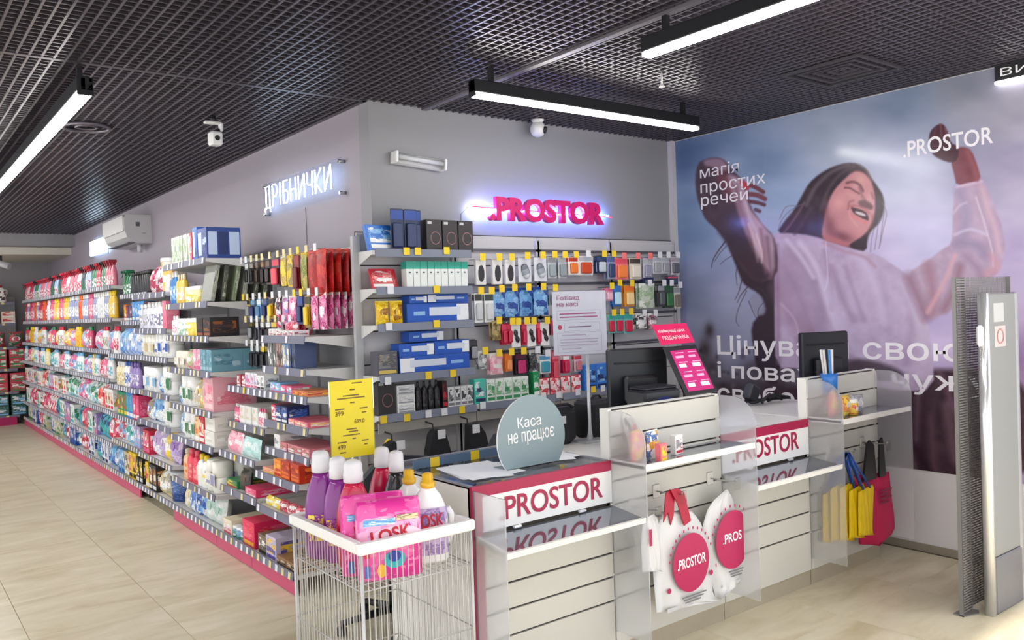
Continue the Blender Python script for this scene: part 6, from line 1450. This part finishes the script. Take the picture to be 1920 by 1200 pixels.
def oval_pack(px, py, pw, ph, label):
    x, _, zt = at(px, py, 'y', -.16); w = .075; h = .155
    k = 1
    hk = obj('hook', MB().tube([(0, 0, 0), (0, -.13, 0), (0, -.14, .01)], .0026, 5, chrome), t_b[k], (x - XB[k], -.015, zt + .012))
    obj('price_tag', MB().box(-.021, .021, -.146, -.144, -.012, .032, yel), hk)
    t = thing('blister_card', label, 'blister pack', (x, -.156, zt + .008), 0, 'white packs with dark ovals')
    obj('card', MB().cbox(-w / 2, w / 2, -.012, .012, -h, 0, mat((224, 222, 220), .45), .003), t)
    obj('oval', MB().prism(circle(0, -h * .56, .022, .052, 24), -.016, -.012, mat((40, 40, 46), .35), 'xz'), t)
for i, px in enumerate((900, 931, 955)): oval_pack(px, 489, 20, 44, '%s white pack with a dark oval from the left, first hook row' % ORD[i])
def mouse_pack(px, py, label):
    x, _, zt = at(px, py, 'y', -.16); k = 1
    hk = obj('hook', MB().tube([(0, 0, 0), (0, -.13, 0), (0, -.14, .01)], .0026, 5, chrome), t_b[k], (x - XB[k], -.015, zt + .012))
    obj('price_tag', MB().box(-.021, .021, -.146, -.144, -.012, .032, yel), hk)
    t = thing('blister_card', label, 'blister pack', (x, -.156, zt + .008), 0, 'mouse blisters')
    obj('card', MB().cbox(-.052, .052, -.002, .002, -.155, 0, mat((216, 218, 226), .4), .002), t)
    M_ = Matrix.Rotation(-.35, 4, 'Y'); M_.translation = Vector((0, -.008, -.085))
    obj('mouse', MB().lathe([(.001, -.05), (.02, -.043), (.03, -.02), (.031, .015), (.022, .042), (.001, .05)], 16, [mat((214, 218, 224), .25), mat((214, 218, 224), .25), mat((150, 156, 166), .25), mat((110, 114, 124), .25), mat((90, 94, 104), .25)], sy=.55, M=M_), t)
mouse_pack(984, 486, 'left silver computer mouse blister in the first hook row'); mouse_pack(1013, 485, 'right silver computer mouse blister in the first hook row')
GC = (176, 180, 186)
for a in ((1035, 484, 0, 'car', 16, 40, (196, 200, 200), GY, (150, 160, 164), 'grey earphone card', 'y'), (1054, 484, 0, 'car', 16, 40, (190, 194, 196), GC, (140, 150, 156), 'second grey earphone card', 'y'), (1075, 484, 0, 'car', 18, 34, W_, (200, 60, 40), (226, 120, 50), 'white card with a red bulb', 'y'), (1098, 482, 0, 'car', 26, 36, (220, 220, 216), GC, (196, 70, 30), 'pale card with an orange lamp', 'w'),
          (1128, 482, 0, 'car', 18, 34, (40, 54, 84), (60, 80, 120), (190, 200, 210), 'navy blue card', 'y'), (1146, 482, 0, 'car', 16, 42, (150, 160, 190), (90, 110, 160), (50, 70, 110), 'lilac blue card', 'y'), (1165, 486, 0, 'car', 23, 40, (236, 120, 130), (226, 80, 100), (240, 130, 60), 'salmon pink card', 'p'), (1191, 486, 0, 'car', 23, 40, (214, 206, 190), (80, 70, 66), (226, 220, 204), 'beige card with dark header', 'p'),
          (1214, 486, 0, 'car', 17, 40, (196, 190, 204), GC, (150, 150, 170), 'lilac grey card', 'p'), (1232, 484, 0, 'car', 16, 30, (206, 206, 210), GC, (160, 164, 170), 'pale grey card', 'w'), (1248, 484, 0, 'car', 16, 30, (200, 200, 206), GC, (150, 150, 160), 'further pale grey card', 'w'), (1266, 484, 0, 'car', 17, 32, (210, 204, 210), (170, 160, 170), (90, 90, 100), 'pale card by the mural', 'w'),
          (1216, 522, 0, 'car', 20, 14, (40, 50, 80), NV, (70, 80, 110), 'small navy card', None), (1262, 520, 0, 'car', 18, 14, (50, 60, 90), (190, 80, 110), (60, 70, 100), 'small navy card by the mural', None),
          (897, 552, 1, 'car', 16, 54, W_, (60, 64, 60), (200, 204, 204), 'narrow white charger card', 'y'), (917, 552, 1, 'car', 16, 54, W_, (50, 64, 60), (204, 206, 206), 'second narrow white charger card', 'y'), (936, 548, 1, 'bag', 24, 48, (110, 166, 214), (150, 190, 226), (22, 60, 140), 'leftmost blue sachet', 'y'), (960, 546, 1, 'bag', 25, 50, (100, 156, 210), (140, 184, 224), (22, 60, 140), 'second blue sachet', 'y'),
          (986, 545, 1, 'bag', 25, 50, (110, 166, 214), (90, 146, 200), (22, 60, 140), 'third blue sachet', 'y'), (1014, 544, 1, 'bag', 27, 50, (104, 160, 212), (150, 196, 230), (22, 60, 140), 'rightmost blue sachet', 'y'), (1036, 546, 1, 'car', 14, 30, (130, 142, 150), (170, 180, 184), (110, 120, 128), 'striped grey card', 'y'), (1142, 542, 1, 'car', 14, 24, (230, 150, 170), P_, (236, 180, 190), 'small pink card', 'y'), (1157, 536, 1, 'car', 16, 40, (40, 110, 190), (60, 130, 206), (190, 226, 240), 'bright blue card', 'y'),
          (1180, 537, 1, 'car', 18, 40, (226, 150, 50), O_, (240, 210, 150), 'orange card', 'y'), (1213, 536, 1, 'bag', 28, 44, (150, 176, 140), (190, 200, 184), (226, 230, 224), 'pale green bag', 'w'), (1240, 536, 1, 'car', 14, 40, (70, 74, 76), GY, (90, 94, 96), 'charcoal card', 'w'), (1254, 536, 1, 'car', 16, 44, (60, 70, 64), (40, 90, 56), (50, 110, 64), 'black and green card', 'w'), (1270, 540, 1, 'car', 12, 40, (206, 202, 190), GY, (120, 110, 100), 'narrow pale card', 'w'),
          (931, 607, 2, 'bag', 16, 34, (170, 146, 90), (120, 100, 60), (190, 170, 120), 'gold speckled bag', 'y'), (946, 610, 2, 'car', 10, 38, (196, 30, 66), (214, 60, 90), (200, 40, 74), 'narrow red strip', None), (956, 609, 2, 'car', 9, 38, (190, 26, 60), (214, 60, 90), (196, 36, 70), 'second narrow red strip', 'y'), (983, 608, 2, 'car', 10, 40, (196, 30, 66), (214, 60, 90), (200, 40, 74), 'third narrow red strip', 'y'), (1010, 607, 2, 'car', 8, 40, (196, 30, 66), (220, 80, 100), (200, 40, 74), 'fourth narrow red strip', None),
          (1041, 602, 2, 'car', 16, 28, (200, 40, 70), (214, 60, 90), (30, 60, 130), 'red and navy card', 'y'), (1146, 592, 2, 'car', 14, 36, (110, 190, 186), T_, (200, 40, 70), 'teal card with red pack', 'y'), (1161, 591, 2, 'car', 15, 36, (110, 190, 186), T_, (206, 36, 72), 'second teal card with red pack', 'y'), (1178, 590, 2, 'car', 17, 38, (110, 190, 186), T_, (206, 36, 72), 'third teal card with red pack', 'y'), (1203, 592, 2, 'bag', 20, 26, (50, 46, 50), W_, (226, 226, 226), 'black and white trinket bag', 'w'), (1224, 592, 2, 'bag', 18, 28, (90, 80, 84), (200, 120, 140), W_, 'dark and pink trinket bag', 'w'),
          (888, 640, 3, 'car', 16, 36, (40, 40, 46), (60, 60, 66), (150, 150, 156), 'black phone holder card', None), (905, 664, 3, 'bag', 18, 30, (196, 196, 196), (120, 120, 126), W_, 'grey clip bag', 'y'), (931, 668, 3, 'bag', 24, 36, (232, 150, 170), (240, 200, 206), (226, 226, 220), 'pink clip bag', 'y'), (954, 666, 3, 'car', 12, 34, (230, 130, 50), O_, (236, 150, 80), 'orange card', 'y'), (977, 664, 3, 'car', 20, 40, (40, 34, 40), (90, 30, 60), (196, 50, 110), 'black card with pink dot', 'y'),
          (1003, 662, 3, 'bag', 20, 62, (34, 34, 38), (60, 60, 64), (200, 200, 200), 'black cable bag', 'w'), (1022, 668, 3, 'car', 20, 34, W_, (90, 150, 190), (60, 150, 170), 'card with a blue green ball', 'w'), (1041, 660, 3, 'car', 13, 60, (206, 60, 86), (230, 110, 130), (214, 80, 100), 'long rose card', 'y'), (1062, 668, 3, 'car', 12, 34, (206, 40, 90), W_, (200, 50, 90), 'narrow magenta card', None), (1084, 668, 3, 'car', 14, 30, (214, 200, 204), (190, 60, 80), (200, 120, 130), 'pale red card', None)):
    bhook(a[0], a[1], a[2], *a[3:11])
def eight_card(px, py, label):
    x, _, zt = at(px, py, 'y', -.16); k = 1
    hk = obj('hook', MB().tube([(0, 0, 0), (0, -.13, 0), (0, -.14, .01)], .0026, 5, chrome), t_b[k], (x - XB[k], -.015, zt + .012))
    obj('price_tag', MB().box(-.021, .021, -.146, -.144, -.012, .032, yel), hk)
    t = thing('blister_card', label, 'blister pack', (x, -.156, zt + .008), 0, 'white cards with black clips')
    obj('card', MB().cbox(-.036, .036, -.006, .006, -.15, 0, mat((234, 232, 230), .45), .002), t)
    obj('clip', MB().lathe([(.002, -.045), (.016, -.03), (.016, -.015), (.009, 0), (.016, .015), (.016, .03), (.002, .045)], 12, mat((40, 38, 42), .35), sy=.5, M=Matrix.Translation((0, -.01, -.08)) @ Matrix.Rotation(-.3, 4, 'Y')), t)
for i, px in enumerate((967, 996, 1021)): eight_card(px, 609 - i, '%s white card with a black clip from the left, third hook row' % ORD[i])
# black aprons on hooks under the lowest shelf
for i, pts in enumerate(([(800, 852), (806, 815), (812, 806), (824, 805), (832, 815), (842, 850)], [(876, 852), (877, 796), (893, 794), (905, 810), (914, 845)], [(712, 860), (722, 835), (735, 826), (744, 838), (750, 858)])):
    P = [at(px, py, 'y', -.30) for px, py in pts]; x0 = P[0][0]; z0 = min(p[2] for p in P) - .25
    t = thing('work_apron', ['black apron hanging under the lowest shelf in the middle', 'black apron hanging beside the round sign', 'black apron hanging at the left behind the bottles'][i], 'apron', (x0, -.30, z0))
    out = [(p[0] - x0, p[2] - z0) for p in P]
    out = [(out[0][0] - .01, 0)] + out + [(out[-1][0] + .02, 0)]
    obj('cloth', MB().prism(out[::-1], -.03, .03, blackm, 'xz'), t)
    top = max(out, key=lambda q: q[1])
    obj('hook_tag', MB().box(top[0] + .01, top[0] + .06, -.036, -.033, top[1] - .05, top[1] - .0, tag_w), t)
    obj('loop', MB().tube([(top[0], 0, top[1] - .01), (top[0] + .01, .02, top[1] + .03), (top[0], .08, top[1] + .04)], .005, 5, blackm), t)
t = thing('yellow_cloth', 'yellow cloth end hanging behind the detergent bottles', 'cloth', (*at(715, 845, 'y', -.2)[:2], at(715, 845, 'y', -.2)[2] - .1))
obj('fold', MB().prism([(-.06, 0), (.0, .10), (.05, .16), (.07, .12), (.03, .04), (0, -.02)][::-1], -.02, .02, mat((232, 196, 30), .6), 'xz'), t)
# ---------------------------------------------------------------- small goods on the counter shelves
zb = .873 + .0005
def shelf_item(kind, dim, c1, c2, c3, label, x, y, z, rz=0.0, tilt=0.0):
    nm, cat = NAME[kind]; place(nm, label, cat, product(kind, dim, c1, c2, c3), (x, y, z), rz, None, tilt=tilt)
shelf_item('pou', (.10, .05, .13), (226, 80, 100), (236, 190, 70), (220, 150, 160), 'pink and yellow sweets bag behind the rounded divider', .205, -1.86, zb, .3)
shelf_item('bok', (.09, .012, .20), (226, 222, 206), K_, (190, 60, 60), 'striped card standing on the tall counter shelf', .275, -1.80, zb, .3, -.25)
shelf_item('pou', (.09, .04, .12), (70, 110, 170), W_, (230, 170, 60), 'blue snack pouch on the tall counter shelf', .30, -1.86, zb, .2)
shelf_item('box', (.05, .03, .075), (236, 120, 130), (240, 200, 50), Y_, 'small box with a yellow label on the tall counter shelf', .285, -1.925, zb, .2)
shelf_item('box', (.055, .03, .085), W_, GY, (206, 40, 60), 'small white box with a red top on the tall counter shelf', .455, -1.86, zb, .1)
zd = .895 + .0005
shelf_item('pou', (.12, .05, .14), (232, 110, 120), (240, 200, 80), (226, 170, 180), 'pink sweets bag behind the far rounded divider', 1.68, -1.86, zd, .3)
shelf_item('pou', (.10, .04, .11), (226, 130, 60), (240, 210, 60), W_, 'orange snack pouch on the far counter shelf', 1.79, -1.87, zd, .2)
shelf_item('jar', (.06, .06, .085), (236, 200, 60), (220, 60, 70), W_, 'yellow and red sweets tin on the far counter shelf', 1.86, -1.87, zd)
shelf_item('pou', (.08, .04, .10), (206, 208, 214), GY, W_, 'silver snack pouch on the far counter shelf', 1.93, -1.86, zd, -.2)
t = thing('brush_cup', 'blue cup of brushes on the far tall counter', 'cup', (1.79, -1.78, 1.01))
obj('cup', MB().lathe([(.035, 0), (.04, .005), (.045, .11), (.041, .11), (.036, .01)], 16, mat((40, 110, 190), .3)), t)
for k in range(6):
    a = k * 1.05; obj('brush', MB().tube([(.015 * math.cos(a), .015 * math.sin(a), .02), (.028 * math.cos(a) - .02, .028 * math.sin(a), .24)], .007, 6, mat([(206, 200, 190), (60, 130, 200), (226, 226, 226)][k % 3], .3)), t)
obj('clip', MB().box(-.02, .02, .02, .03, .02, .09, mat((200, 202, 206), .3)), t)
